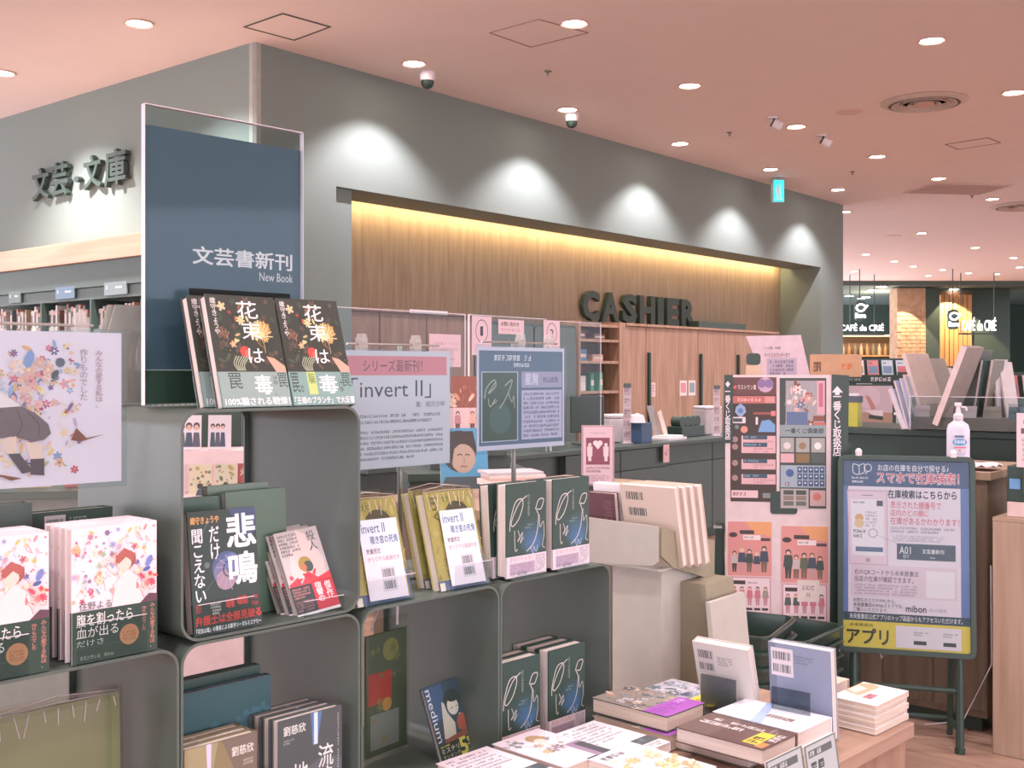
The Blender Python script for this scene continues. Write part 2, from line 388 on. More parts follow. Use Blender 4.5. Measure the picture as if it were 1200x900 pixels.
bs = thing('section_sign', 'dark raised Japanese section sign letters on the left grey wall', 'sign', Lf.w(0, 0), (0, 0, Lf.a))
for a, b, y0, y1, t in [(37, 57, 199, 236, '文'), (59, 79, 192, 232, '芸'), (86, 92, 207, 214, '・'), (97, 118, 184, 223, '文'), (122, 147, 177, 220, '庫')]:
    xa = Lf.X(a, -.06); xb = Lf.X(b, -.06); zt = Lf.on(a, y0, -.06)[1]; zb = Lf.on(a, y1, -.06)[1]
    wall_text(Lf, t, xa, zb, xb, zt, -.06, .045, LET, bs, 'letter', .02)
# ================= CEILING FITTINGS =================
def cpt(px, py): Y = (H-EYE)*F/(HY-py); return Vector(((px-600)/F*Y, Y, H))
LAMP = mat('lamp_glow', 'fff1e6', emit=14); RIM = mat('lamp_rim', 'e0c0b4', .5)
_lm = {}
def downlight(px=None, py=None, p=None, label='', group=None, power=None, spot=95, blend=.8, r=.065, tilt=None):
    p = p or cpt(px, py)
    t = thing('downlight', label, 'ceiling light', p, (0, 0, 0), group)
    if not _lm:
        a = MB().lathe([(.078, -.001), (.102, -.001), (.105, -.008), (.092, -.012), (.08, -.004)], 20).build('rim', RIM, t, smooth=True)
        b = MB().lathe([(.0, -.006), (.077, -.006), (.077, -.002), (0, -.002)], 20).build('lens', LAMP, t)
        _lm['a'] = a.data; _lm['b'] = b.data
    else:
        for k, nm in (('a', 'rim'), ('b', 'lens')):
            o = bpy.data.objects.new(nm, _lm[k]); C.objects.link(o); o.parent = t
    if power:
        l = bpy.data.lights.new('downlight_beam', 'SPOT'); l.energy = power; l.spot_size = math.radians(spot); l.spot_blend = blend
        l.shadow_soft_size = r; l.color = (1, .95, .97) if power != WASH_W else (1, .90, .98)
        lo = bpy.data.objects.new('downlight_beam', l); C.objects.link(lo); lo.parent = t; lo.location = (0, 0, -.03)
        if tilt: lo.rotation_euler = tilt
    return t
def onth(i):
    return (['first', 'second', 'third', 'fourth', 'fifth', 'sixth', 'seventh', 'eighth', 'ninth', 'tenth', 'eleventh', 'twelfth', 'thirteenth', 'fourteenth', 'fifteenth', 'sixteenth', 'seventeenth', 'eighteenth', 'nineteenth', 'twentieth'] + [a+'-'+b for a in ('twenty', 'thirty', 'forty', 'fifty', 'sixty', 'seventy', 'eighty', 'ninety') for b in ('first', 'second', 'third', 'fourth', 'fifth', 'sixth', 'seventh', 'eighth', 'ninth', 'tenth')])[i]
ordn = ['first', 'second', 'third', 'fourth', 'fifth']
# wall washers along the cashier wall
ww = [(485, 74), (665, 128), (797, 168), (903, 198), (982, 222)]
for i, (a, b) in enumerate(ww):
    q = cpt(a, b); lx = (Vector((q.x, q.y))-W.o).dot(W.u)
    downlight(a, b, label='recessed downlight close to cashier wall, %s from the near corner' % ordn[i], group='wall washing downlights', power=WASH_W, spot=112, blend=.5, r=.03)
for k, (px, py) in enumerate([(163, 27), (3, 85)]):
    downlight(px, py, label=['big bright downlight above the left wall letters', 'downlight at the left edge of the picture'][k], power=175, spot=125, blend=.7, r=.05)
near = [(673, 27, 'downlight right of the second square ceiling hatch'), (808, 100, 'downlight over the cash area between camera dome and spotlights'), (1092, 47, 'downlight in front of the large round air vent'), (1188, 108, 'downlight at right edge beyond the round air vent'),
        (933, 148, 'downlight between the two small gimbal spotlights'), (1028, 183, 'downlight left of the rectangular ceiling outline'), (1100, 209, 'downlight beside the grey ceiling grille'), (1163, 233, 'downlight beside the far round vent')]
for px, py, lb in near: downlight(px, py, label=lb, group='shop floor downlights', power=SPOT_W, spot=110)
far = [(990, 248), (1080, 273), (1143, 290), (1015, 298), (1188, 302), (1048, 306), (1001, 318), (1070, 312), (1105, 316), (1135, 320), (1168, 321), (1195, 313), (1088, 323)]
far.sort()
for i, (px, py) in enumerate(far): downlight(px, py, label='small distant downlight right of the wall end, %s from the left' % onth(i), group='distant downlights', power=SPOT_FAR if i in (1, 3, 5, 8, 11) else None, spot=120)
# lamps above and behind the photographer, same grid
for x in (-3.2, -1.0, 1.2, 3.4):
    for y in (-2.2, .2, 2.6, 4.8):
        downlight(p=Vector((x, y, H)), label='recessed downlight above the displays, row %s from behind, %s from left' % (onth(int((y+2.3)/2.35)), onth(int((x+3.3)/2.15))), group='downlights above the displays', power=SPOT_W, spot=125)
# hatches
def hatch(pts, label, col, w=.02):
    P = [cpt(*q) for q in pts]; c = sum(P, Vector())/4; c.z = H
    o = thing('ceiling_hatch', label, 'hatch', c)
    Q = [(p.x-c.x, p.y-c.y) for p in P]; k = lambda f: [(a*f, b*f) for a, b in Q]
    MB().ring(Q, k(1-w*2.2), -.006, -.0005, 'z').build('frame', col, o)
    MB().prism(k(.955-w), -.003, -.0005, 'z').build('panel', CEIL, o)
hatch([(285, 31), (331, 15), (388, 31), (345, 47)], 'square ceiling hatch with dark outline above the wall corner', mat('hatch_dark', '55554f'), .025)
hatch([(573, 38), (631, 22), (690, 38), (622, 55)], 'square ceiling hatch with faint outline over the cash wall', mat('hatch_faint', 'a58a82'), .01)
hatch([(1107, 169), (1123, 175), (1173, 167), (1158, 161)], 'oblong ceiling outline hatch right of the shop floor lamps', mat('hatch_mid', '8a736c'), .02)
p = cpt(1122, 221); g = thing('ceiling_grille', 'flat grey oblong ceiling grille above the far shop floor', 'grille', p, (0, 0, .15))
MB().box(-.55, .55, -.4, .4, -.012, -.001).build('frame', mat('grille_paint', 'd8bdb4'), g, bevel=.004)
for k in range(9): MB().box(-.5, .5, -.34+k*.08, -.31+k*.08, -.02, -.013).build('slat', mat('grille_slat', 'c4aaa2'), g)
def vent(px, py, r, label):
    p = cpt(px, py); t = thing('round_air_vent', label, 'air vent', p)
    m1 = mat('vent_paint', 'cdbcb2', .5); m2 = mat('vent_dark', '8a857c')
    MB().lathe([(r*.98, -.001), (r, -.006), (r*.86, -.03), (r*.82, -.03), (r*.82, -.001)], 32).build('outer_ring', m1, t, smooth=True)
    MB().lathe([(0, -.001), (r*.82, -.001), (r*.8, -.004), (0, -.004)], 32).build('duct_plate', m2, t)
    for q in (.68, .5, .32): MB().lathe([(r*q, -.008), (r*(q+.06), -.035), (r*(q+.07), -.032), (r*(q+.01), -.005)], 32).build('cone_ring', m1, t, smooth=True)
    MB().lathe([(0, -.04), (r*.22, -.036), (r*.24, -.02), (0, -.01)], 24).build('centre_cone', mat('vent_centre', 'd0aa98'), t, smooth=True)
vent(1083, 119, .37, 'large round ring shaped air vent in the ceiling')
vent(1203, 241, .5, 'far round air vent cut by the right picture edge')
for px, py, r, lb in [(995, 131, .11, 'small round ceiling speaker left of the large air vent'), (1047, 276, .12, 'tiny far round ceiling speaker'), ]:
    t = thing('ceiling_speaker', lb, 'speaker', cpt(px, py)); MB().lathe([(0, -.004), (r*.9, -.006), (r, -.004), (r, -.001), (0, -.001)], 20).build('grille', mat('speaker_grille', '8f7f78'), t); MB().lathe([(r*.95, -.001), (r*1.1, -.001), (r*1.08, -.008), (r*.97, -.008)], 20).build('rim', RIM, t)
for px, py, lb in [(642, 83, 'tiny sprinkler head in the ceiling near the second hatch'), (855, 155, 'tiny sprinkler head left of the left gimbal spotlight'), (999, 201, 'tiny sprinkler head above the cash wall far end'), (1139, 229, 'tiny sprinkler head beside the grey grille')]:
    t = thing('sprinkler', lb, 'sprinkler', cpt(px, py)); MB().lathe([(0, -.001), (.03, -.001), (.028, -.008), (.01, -.01), (.008, -.03), (0, -.03)], 10).build('stem', mat('sprinkler_metal', '7c6c66', .4), t); MB().lathe([(0, -.032), (.018, -.032), (.018, -.035), (0, -.035)], 10).build('deflector', STEEL, t)
for px, py, lb in [(501, 84, 'white dome security camera beside the first wall downlight'), (670, 133, 'white dome security camera beside the second wall downlight')]:
    t = thing('dome_camera', lb, 'security camera', cpt(px, py), (0, 0, 0), 'dome cameras by the cash wall')
    MB().lathe([(0, -.001), (.062, -.001), (.066, -.02), (.058, -.075), (0, -.075)], 20).build('housing', WHITEP, t, smooth=True)
    MB().lathe([(.052, -.0755), (.052, -.095), (.04, -.122), (.02, -.135), (0, -.138)], 20).build('dome', BLACKP, t, smooth=True)
for px, py, lb, ry in [(905, 137, 'left gimbal spotlight in the ceiling aimed at the cash wall', .9), (963, 158, 'right gimbal spotlight in the ceiling aimed at the cash wall', .9)]:
    t = thing('spotlight', lb, 'spotlight', cpt(px, py), (0, 0, AW), 'gimbal spotlights')
    MB().lathe([(0, -.001), (.05, -.001), (.05, -.02), (.012, -.022), (.012, -.05), (0, -.05)], 16).build('base', WHITEP, t, smooth=True)
    MB().lathe([(0, 0), (.04, 0), (.045, -.1), (.038, -.1), (.036, -.09), (0, -.09)], 16).build('head', WHITEP, t, smooth=True, loc=(0, 0, -.05), rot=(0, 1.1, 2.2))
    MB().lathe([(.02, .005), (.043, .005), (.043, -.01), (.02, -.01)], 16).build('heat_sink', BLACKP, t, loc=(0, 0, -.05), rot=(0, 1.1, 2.2))
# hanging lit sign near the cashier wall
p = cpt(912, 211); sg = thing('hanging_sign', 'small glowing cyan pictogram sign hanging at the ceiling above cash wall', 'sign', Vector((p.x*.985, p.y*.985, H)), (0, 0, 0))
MB().box(-.085, .075, -.0, .05, -.31, -.02).build('case', mat('sign_case', '9fb6b3', .4), sg, bevel=.004)
MB().box(-.055, .07, -.003, -.0005, -.3, -.04).build('lit_panel', mat('sign_cyan', '2ec4d6', emit=.9), sg)
MB().tube([(0, .025, -.02), (0, .025, 0)], .008).build('hanger', STEEL, sg)
A = Art(.12, .26, -.0035); A.figure(.42, .18, .6, 'e8ffff', 'e8ffff', 'e8ffff', 'e8ffff'); A.rect(.68, .15, .78, .85, 'e8ffff'); A.rect(.15, .08, .9, .13, 'e8ffff'); A.build('pictogram', PRINT, sg, loc=(.005, 0, -.3))
# ================= METAL CUBE DISPLAY =================
CW = .379; Z0 = .268; CH = .39
def cube(col, row, label):
    # row 0..2 from the floor: 0 -> z .268, 1 -> .658, 2 -> 1.048
    z = Z0+row*CH; x = col*CW
    t = thing('display_cube', label, 'display shelf', U.w(x+CW/2, 0, z), (0, 0, AU), 'grey metal display cubes')
    mb = MB(); mb.ring(rrect(-CW/2+.0012, .001, CW/2-.0012, CH-.001, .036), rrect(-CW/2+.0062, .006, CW/2-.0062, CH-.006, .031), 0, .372)
    mb.build('shell', METAL, t, smooth=True)
    mb = MB(); mb.ring(rrect(-CW/2+.0062, .006, CW/2-.0062, CH-.006, .031), rrect(-CW/2+.018, .018, CW/2-.018, CH-.018, .02), .366, .370)
    mb.build('rear_lip', METAL, t)
    return t
rn = ['bottom', 'middle', 'upper']
cn = {-1: 'far left', 0: 'left', 1: 'second', 2: 'third', 3: 'rightmost'}
for col in range(-2, 3):
    for row in range(2):
        if row == 1: lb = {-2: 'grey metal cube at the far left under the flowery poster', -1: 'grey metal cube under the flowery novels holding the olive magazine', 0: 'grey metal cube holding the two space themed novels', 1: 'grey metal cube holding the leaning blue mystery paperback', 2: 'rightmost grey metal cube holding two signed dark novels'}[col]
        else: lb = 'bottom row grey metal cube, %s of the row' % {-2: 'leftmost', -1: 'second from left', 0: 'third from left', 1: 'fourth from left', 2: 'last on the right'}[col]
        cube(col, row, lb)
cube(0, 2, 'tall top grey metal cube holding the black scream novel')
o = MB().box(-2*CW, 3*CW, .02, .37, 0, Z0-.0008).build('display_plinth', DARKB, loc=U.w(0, 0), rot=(0, 0, AU), bevel=.004)
tag(o, 'dark plinth on the floor under the grey metal cubes', 'plinth')
ZT = Z0+3*CH+.0005; ZM = Z0+2*CH+.0005; ZI = Z0+CH+.007; ZJ = Z0+2*CH+.007
# ---------------- books ----------------
def mk_book(w, h, t, label, group, cover='e8dfe2', spine=None, art=None, band=None, pages=PAGES, back=None, name='book', ytop=None):
    """upright: x across (-w/2..w/2), front cover at y=0 facing -y, thickness t along +y, pages open on the left"""
    b = thing(name, label, 'book', (0, 0, 0), (0, 0, 0), group)
    c = mat('cover_'+cover, cover, .4, var=.03, coat=.25)
    MB().box(-w/2+.003, w/2-.0025, .0018, t-.0018, .003, h-.003).build('page_block', pages, b)
    MB().box(-w/2, w/2, 0, .0016, 0, h).box(-w/2, w/2, t-.0016, t, 0, h).box(w/2-.0022, w/2, .0016, t-.0016, 0, h).build('cover', c, b)
    if band:
        bh, bc = band; e = .0005
        mb = MB().box(-w/2-e, w/2+e, -e, -.00002, .0005, bh).box(-w/2-e, w/2+e, t+.00002, t+e, .0005, bh).box(w/2+.00002, w/2+e, -e, t+e, .0005, bh).box(-w/2-e, -w/2-.00002, -e, .003, .0005, bh)
        mb.build('paper_band', mat('band_'+bc, bc, .45, var=.03), b)
    if art:
        A = Art(w*.998, h*.998, -.0006 if band else 0.0); art(A); A.build('cover_print', PRINT, b)
    if back:
        A = Art(w*.998, h*.998, 0.0); back(A); A.build('back_print', PRINT, b, loc=(0, t, 0), rot=(0, 0, PI))
    return b
def put(b, fr, x, y, z, lean=0, roll=0, rz=0, label=None):
    b.location = fr.w(x, y, z); b.rotation_euler = (-lean, roll, fr.a+rz)
    if label: b['label'] = label
    return b
def stand(fr, x, y, z, w=.1, h=.16, lean=.1, lip=.05, d=.05, rz=0, label='clear acrylic book stand', grp='clear acrylic book stands'):
    t = thing('acrylic_stand', label, 'book stand', fr.w(x, y, z), (0, 0, fr.a+rz), grp)
    MB().box(-w/2, w/2, -.004, -.0018, .0012, lip).build('front_lip', ACR, t)
    MB().box(-w/2, w/2, -.004, d, .0002, .0012).build('foot', ACR, t)
    MB().box(-w/2, w/2, -.0041, -.0017, lip, lip+.0009).build('lip_edge', ACRE, t)
    return t
# --- cover art ---
def art_hana(A):
    A.rect(0, 0, 1, 1, '454842'); A.flowers(.05, .35, .98, .98, 46, ['55604f', '6a5a50', '5b5148', '75604f', '4b5a4a', '8a6b55', '39423b'], 7, (.03, .09))
    A.flowers(.2, .55, .75, .95, 16, ['d9b08a', 'cc6f5c', 'c9855f', 'e3d09a', 'd8c9a0', '8c4f46'], 11, (.03, .07))
    A.flowers(.6, .6, .85, .72, 10, ['e6cf92', 'dcb878', 'cf9a5c'], 12, (.05, .09))
    for k in range(9): a = k*.35; A.stroke([(.72, .63), (.72+.1*math.cos(a), .63+.09*math.sin(a)), (.72+.17*math.cos(a), .63+.14*math.sin(a))], .014, 'ead7a2')
    A.circ(.44, .49, .075, 'e0564e', 10); A.circ(.47, .475, .04, 'f0786a', 8)
    for k in range(6): A.stroke([(.3+.04*k, .45), (.25+.03*k, .38), (.3+.02*k, .32)], .012, 'b9c2a8')
    A.poly([(.74, .45), (.86, .43), (1, .36), (1, .31), (.85, .31)], 'dfae98')
    A.text('花', .42, .79, .72, .95, 'f6f0f2', .01); A.text('束', .44, .60, .73, .76, 'f6f0f2', .01); A.text('は', .48, .39, .70, .52, 'f6f0f2', .01)
    A.text('織守きょうや', .05, .64, .13, .97, 'eee6e6', .01, True)
def art_hana_b(A):
    art_hana(A); A.rect(0, 0, 1, .31, '98ada8')
    A.text('毒', .50, .11, .75, .28, 'f6f0f2', .02); A.text('罠', .14, .16, .32, .3, '4a5652'); A.text('罠', .86, .17, .99, .3, '4a5652')
    A.text('は、', .78, .09, .84, .28, '4a5652', 0, True); A.text('100%騙される戦慄！', .04, .015, .98, .085, 'f6f2f4', .02)
def art_hana_c(A):
    art_hana(A); A.rect(0, 0, 1, .31, '8aa9a4'); A.rect(.28, .1, .42, .31, 'c9d98a')
    A.text('毒', .46, .11, .75, .28, 'f6f0f2', .02); A.text('罠。', .03, .12, .2, .3, '4a5652'); A.text('罠', .84, .17, .98, .3, '4a5652')
    A.text('騙', .3, .2, .4, .3, '5c7a4c'); A.text('は', .78, .12, .84, .24, '4a5652')
    A.text('「王様のブランチ」で大反響', .03, .015, .99, .08, 'f6f2f4', .02)
def art_himei(A):
    A.rect(0, 0, 1, 1, '3d4a47'); A.poly([(.6, 1), (1, 1), (1, .8), (.8, .75)], '4d5876')
    A.circ(.53, .52, .22, '56658c', 22, .95); A.circ(.52, .48, .19, '7d7f9f', 20, .95); A.circ(.5, .42, .14, 'a58f9f', 16, .9); A.circ(.6, .56, .12, '6a7aa8', 14)
    pts = [(.56+.17*math.exp(-.22*k*.5)*math.cos(k*.5), .49+.12*math.exp(-.22*k*.5)*math.sin(k*.5)) for k in range(26)]; A.stroke(pts, .018, '3f4a63')
    for k in range(12): a = k*.52; A.stroke([(.56+.1*math.cos(a), .49+.07*math.sin(a)), (.55+.2*math.cos(a+.2), .48+.15*math.sin(a+.2))], .008, 'b8a8b4')
    A.circ(.24, .56, .04, '6c7a74', 10); A.stroke([(.1, .75), (.35, .95)], .006, '7c8a90'); A.stroke([(.12, .3), (.4, .48)], .005, '6c7a80')
    A.text('悲', .56, .68, .98, .95, 'f1f1f6', .03); A.text('鳴', .56, .37, .97, .63, 'f1f1f6', .03)
    A.text('だけ', .3, .6, .44, .87, 'f1f1f6', .015, True); A.text('聞こえない', .05, .27, .2, .86, 'f1f1f6', .015, True)
    A.text('織守きょうや', .04, .9, .45, .96, 'd9a86a', .03)
    A.rect(0, 0, 1, .25, '38443f'); A.text('罪', .04, .18, .12, .25, 'c2564e'); A.lines(.25, .15, .42, .25, 4, 'cfd4d0', 3)
    A.text('暗闇', .48, .19, .6, .26, 'cf5147', .03); A.text('鳴動', .64, .2, .8, .27, 'cf5147', .03); A.lines(.86, .17, .98, .27, 2, 'b0473f', 5)
    A.text('弁護士は全部見破る', .03, .08, .99, .155, 'c9463d', .03); A.text('『花束は毒』の著者による新作リーガルミステリー', .03, .02, .98, .06, 'e6eaea', .02)
PALF = ['f0b8b4', 'e8a0a0', 'f3d9a8', 'e9c66f', 'c9b3d6', '9fb4dc', 'd9718a', 'f2c7c0', 'e7b58c', 'a8c0a0', '7d6f9a', 'f6e6c0', 'c85f73']
def art_floral(A):
    A.rect(0, 0, 1, 1, 'f6e9f0'); A.flowers(.02, .42, .98, .97, 170, PALF, 21, (.010, .042)); A.flowers(.3, .45, .95, .75, 40, ['f6dfdc', 'f3cfc8', 'f5e2c4', 'e9b0a8'], 22, (.03, .075))
    A.poly([(.45, .38), (.5, .56), (.62, .66), (.78, .58), (.85, .38)], 'f7e4e2')
    A.circ(.62, .73, .12, 'a9605c', 14, .9); A.circ(.6, .7, .085, 'f6d9cc', 12, .9); A.poly([(.5, .76), (.6, .82), (.73, .77), (.7, .71), (.62, .75), (.53, .70)], 'b86a62')
    A.circ(.9, .7, .07, '7f8fd0', 8, .5, 1.1); A.circ(.87, .64, .05, '5f6fb0', 8, .5, .3); A.flowers(.75, .5, .98, .62, 9, ['d8576a', 'e98a8a'], 24, (.03, .05))
    A.poly([(.78, .38), (1, .38), (1, .44), (.9, .45)], '6b4c58')
def art_hara(A):
    art_floral(A); A.rect(0, 0, 1, .385, '3a4d44')
    A.text('住野よる', .08, .39, .45, .45, '5c5860', .005)
    A.text('腹を割ったら', .05, .27, .7, .365, 'eeeae6', .005); A.text('血が出る', .05, .185, .53, .265, 'eeeae6', .005); A.text('だけさ', .05, .125, .36, .17, 'c7cfc8')
    A.circ(.66, .16, .115, 'c08c66', 20); A.lines(.58, .12, .74, .19, 3, '8a6248', 4); A.text('みんなの愛する私は、', .91, .03, .97, .37, 'd08a7e', .01, True); A.text('作りものでした', .81, .17, .865, .355, 'd08a7e', .01, True)
    A.stroke([(.03, .115), (.8, .115)], .004, '5c7066'); A.lines(.05, .02, .78, .06, 1, '8c9c8c', 8)
def art_hara_left(A): art_hara(A)
def skyd(A, h0=0):
    A.rect(0, 0, 1, 1, '3b4f48')
    for k in range(14):
        t = k/13; c = [int(a+(b-a)*t) for a, b in zip((0x3b, 0x4f, 0x48), (0x4a, 0x72, 0x9a))]; A.circ(.62+.08*t, .42-.1*t, .37-.25*t, '%02x%02x%02x' % tuple(c), 26, .95-.1*t)
    R_ = random.Random(3)
    for k in range(90): A.circ(R_.uniform(.3, .97), R_.uniform(.24, .6), .004, '8fa8c0', 5)
def art_star(A):
    skyd(A)
    A.stroke([(.08, .5), (.1, .62), (.22, .8), (.38, .83), (.4, .75), (.3, .62), (.16, .55), (.12, .6), (.3, .78), (.5, .86)], .019, 'cfc9c4')
    A.stroke([(.2, .5), (.2, .38), (.22, .28), (.27, .3)], .015, 'cfc9c4'); A.stroke([(.28, .5), (.33, .42), (.27, .38), (.4, .47), (.34, .36), (.42, .42)], .014, 'cfc9c4')
    A.stroke([(.72, .7), (.8, .8), (.93, .8), (.86, .7), (.75, .7), (.8, .62), (.76, .45), (.66, .33), (.5, .26)], .018, 'cfc9c4')
    A.stroke([(.82, .64), (.84, .5), (.92, .56), (.94, .42), (.9, .3), (.96, .27)], .013, 'cfc9c4'); A.stroke([(.6, .3), (.66, .22), (.68, .3), (.74, .24), (.78, .31)], .009, 'cfd2d6')
    A.text('村山由佳', .52, .64, .575, .88, '9aa6a0', 0, True); A.lines(.45, .5, .68, .56, 2, '8c9c98', 2)
def art_star_b(A):
    art_star(A); A.rect(0, 0, 1, .225, 'e0d3dc'); A.text('星屑の光る夜に', .08, .165, .68, .215, 'd59a9c', .005); A.lines(.72, .03, .98, .21, 9, '6c6a78', 5)
    A.rect(.08, .03, .7, .15, 'b7a3b6'); A.lines(.1, .045, .66, .14, 3, 'a08ca2', 6); A.text('スター誕生物語', .1, .015, .5, .05, '4c505c', .01)
def art_invert(A):
    A.rect(0, 0, 1, 1, 'c9c072'); A.flowers(.02, .02, .98, .98, 60, ['d6cf86', 'b5b060', 'e0d999', '9ea352', 'cfc27a', 'a99f5c'], 31, (.03, .1))
    A.circ(.62, .72, .27, '5a5f4c', 18, .95); A.circ(.55, .62, .17, '6e6b55', 14); A.circ(.7, .6, .2, '4e5545', 14); A.circ(.62, .56, .2, 'b09a7c', 16, .8); A.circ(.62, .67, .2, '565a48', 14, .6)
    A.stroke([(.5, .62), (.57, .64), (.6, .62)], .012, '4a4a40'); A.stroke([(.68, .62), (.72, .64), (.78, .62)], .012, '4a4a40')
    A.text('inv', .12, .7, .26, .95, '6c6a40', 0, rot=True)
    A.poly([(.3, 0), (1, 0), (1, .35), (.7, .42), (.4, .3)], '8c8a66'); A.rect(0, 0, 1, .1, '5a6f96'); A.rect(.0, .0, .1, .08, 'e6e0d8')
    A.rect(.84, 0, 1, .28, '5f76a0'); A.rect(.9, .02, .96, .26, 'd0b84c')
def art_slip(A):
    A.rect(0, 0, 1, 1, 'f0e4f0'); A.rect(0, .66, 1, 1, 'dfe6f2')
    A.text('invert II', .06, .83, .66, .95, '4f6690', .01); A.text('覗き窓の死角', .24, .69, .95, .79, '4f6690', .02); A.text('数量限定', .1, .57, .46, .635, '545a66', .015)
    A.text('オリジナル紙袋付き', .1, .47, .92, .535, 'cf6a78', .01); A.rect(.38, .09, .76, .4, 'ddd2e0'); A.barcode(.42, .27, .72, .37); A.barcode(.42, .12, .72, .22)
def art_medium(A):
    A.rect(0, 0, 1, 1, '40545f'); A.rect(0, .55, .45, 1, '46607c'); A.circ(.62, .74, .22, '3b4a46', 16); A.circ(.6, .66, .145, 'cfcfc0', 14, 1.15); A.circ(.66, .78, .17, '3c4844', 12, .6)
    A.poly([(.2, .3), (.3, .62), (.35, .76), (.4, .74), (.42, .62), (.55, .45), (.5, .28)], 'c7c6b6'); A.poly([(.6, .36), (.9, .3), (.98, .34), (.9, .5), (.7, .55)], 'b9bdb4'); A.circ(.76, .42, .17, 'a8604e', 14); A.poly([(.2, .2), (.8, .25), (.8, .33), (.2, .29)], '8c5f52')
    A.stroke([(.52, .63), (.57, .65), (.6, .63)], .012, '4a4a48'); A.stroke([(.66, .64), (.72, .65)], .012, '4a4a48')
    A.text('medium', .02, .28, .17, .97, 'd4d9e0', 0, rot=True); A.rect(0, 0, 1, .245, '3c4a42')
    A.text('ミステリ', .04, .13, .5, .19, 'e6ead8', .01); A.text('ランキング', .05, .05, .5, .11, 'c8ccb8', .01); A.text('5', .52, .03, .7, .24, 'd6d66c', .03); A.text('冠', .72, .03, .98, .22, 'd6d66c', .02); A.lines(.04, .2, .5, .235, 1, 'd6d66c', 4)
    A.text('相沢沙呼', .88, .6, .95, .96, 'c8d0d0', 0, True)
def art_red(A):
    A.rect(0, 0, 1, 1, 'cfc6c6'); A.poly([(.1, .4), (.9, .4), (.95, .6), (.75, .9), (.5, 1), (.2, .7)], 'e6d5d2'); A.circ(.5, .58, .16, 'b8a060', 12); A.circ(.56, .55, .11, '5c6a68', 12); A.circ(.45, .55, .07, 'd8896a', 10)
    A.poly([(.02, .38), (.25, .45), (.3, .36), (.5, .5), (.7, .4), (1, .45), (1, .3), (0, .3)], 'e05560'); A.flowers(.1, .33, .9, .48, 8, ['e4606a', 'd84a56'], 3, (.05, .09))
    A.lines(.05, .7, .5, .97, 6, '4d5254', 3); A.text('殺人', .7, .72, .9, .96, '585c60', .005, True); A.rect(0, 0, .52, .35, '4c5054'); A.rect(.5, .02, 1, .37, 'cf4c58'); A.lines(.04, .2, .46, .33, 4, 'e09a98', 5); A.lines(.05, .05, .45, .18, 4, 'b07a7c', 6)
    A.text('復讐の', .56, .12, .72, .35, 'f2e2e4', .02, True); A.text('傑作', .78, .14, .93, .34, 'f2e2e4', .02, True); A.rect(0, 0, 1, .03, 'e6dde0')
def art_space(A, c='555a5c'):
    A.rect(0, 0, 1, 1, c); A.poly([(0, .35), (.4, .25), (1, .4), (1, 0), (0, 0)], '6f7474'); A.poly([(.3, .5), (.7, .6), (1, .55), (1, .38), (.5, .35)], '64686c')
def art_earth(A):
    art_space(A); A.poly([(.5, 1), (.68, 1), (.6, .72), (.53, .72)], '5c7fa8'); A.rect(.55, .72, .61, 1, 'cfe0f2')
    A.text('劉慈欣', .08, .86, .42, .94, 'e6e6e2', .015); A.lines(.08, .78, .25, .83, 2, 'a8aca8', 3); A.text('流浪', .62, .3, .86, .7, 'e6e6e2', .01, True); A.text('地球', .22, .22, .46, .6, 'e6e6e2', .01, True); A.lines(.93, .4, .97, .95, 22, 'c6cac6', 3)
def art_gold(A):
    A.rect(0, 0, 1, 1, '8f8262'); A.poly([(0, 1), (.45, 1), (.3, .5), (0, .4)], 'a59a78'); A.poly([(.5, 1), (1, 1), (1, .6), (.7, .7)], '7d6f66'); A.poly([(.29, 1), (.36, 1), (.35, .7), (.31, .7)], 'd9cde6'); A.poly([(.3, .5), (.45, .72), (.5, .45), (.5, 0), (.25, 0)], '5a5c48')
    A.text('劉慈欣', .64, .84, .95, .92, 'e8e4da', .015); A.lines(.8, .74, .96, .8, 2, 'c8c2b0', 3); A.flowers(0, .1, .6, .5, 20, ['a8975f', '6f6a4c', 'b9ac7a'], 6, (.03, .08)); A.text('流浪地球', .1, .3, .9, .5, 'e8e4da', .01)
def art_back(c, tx):
    def f(A):
        A.rect(0, 0, 1, 1, c); A.rect(.08, .66, .4, .92, 'efe4e4'); A.barcode(.11, .81, .37, .89); A.barcode(.11, .7, .37, .78, seed=9); A.lines(.46, .78, .85, .9, 4, tx, 7)
    return f
# --- floral novels on the left cube: two facings, several copies each ---
BW = .1426; BH = .21
b0 = mk_book(BW, BH, .022, 'flowery novel with black band, front copy of the complete right stack', 'flowery novels on the left cube', 'f3e4ea', art=art_hara, band=(.0805, '3f5048'))
xr = (U.X(84, .004)+U.X(184, .004))/2; xl = xr-BW-.035
put(b0, U, xr, .006, ZM)
lbs = ['flowery novel second from the front in the right stack', 'flowery novel third from the front in the right stack', 'flowery novel at the back of the right stack']
for i in range(3): put(copy_tree(b0), U, xr-.001*i+.002, .0295+.0237*i, ZM, label=lbs[i])
put(copy_tree(b0), U, xl, .006, ZM, label='flowery novel cut by the left picture edge, front copy')
for i in range(3): put(copy_tree(b0), U, xl+.003, .0295+.0237*i, ZM, label='flowery novel in the stack at the left picture edge, %s from the front' % ordn[i+1])
stand(U, xr-.008, 0, ZM, .115, lip=.062, label='clear acrylic stand lip before the right flowery novels')
stand(U, xl-.02, 0, ZM, .115, lip=.062, label='clear acrylic stand lip before the left flowery novels')
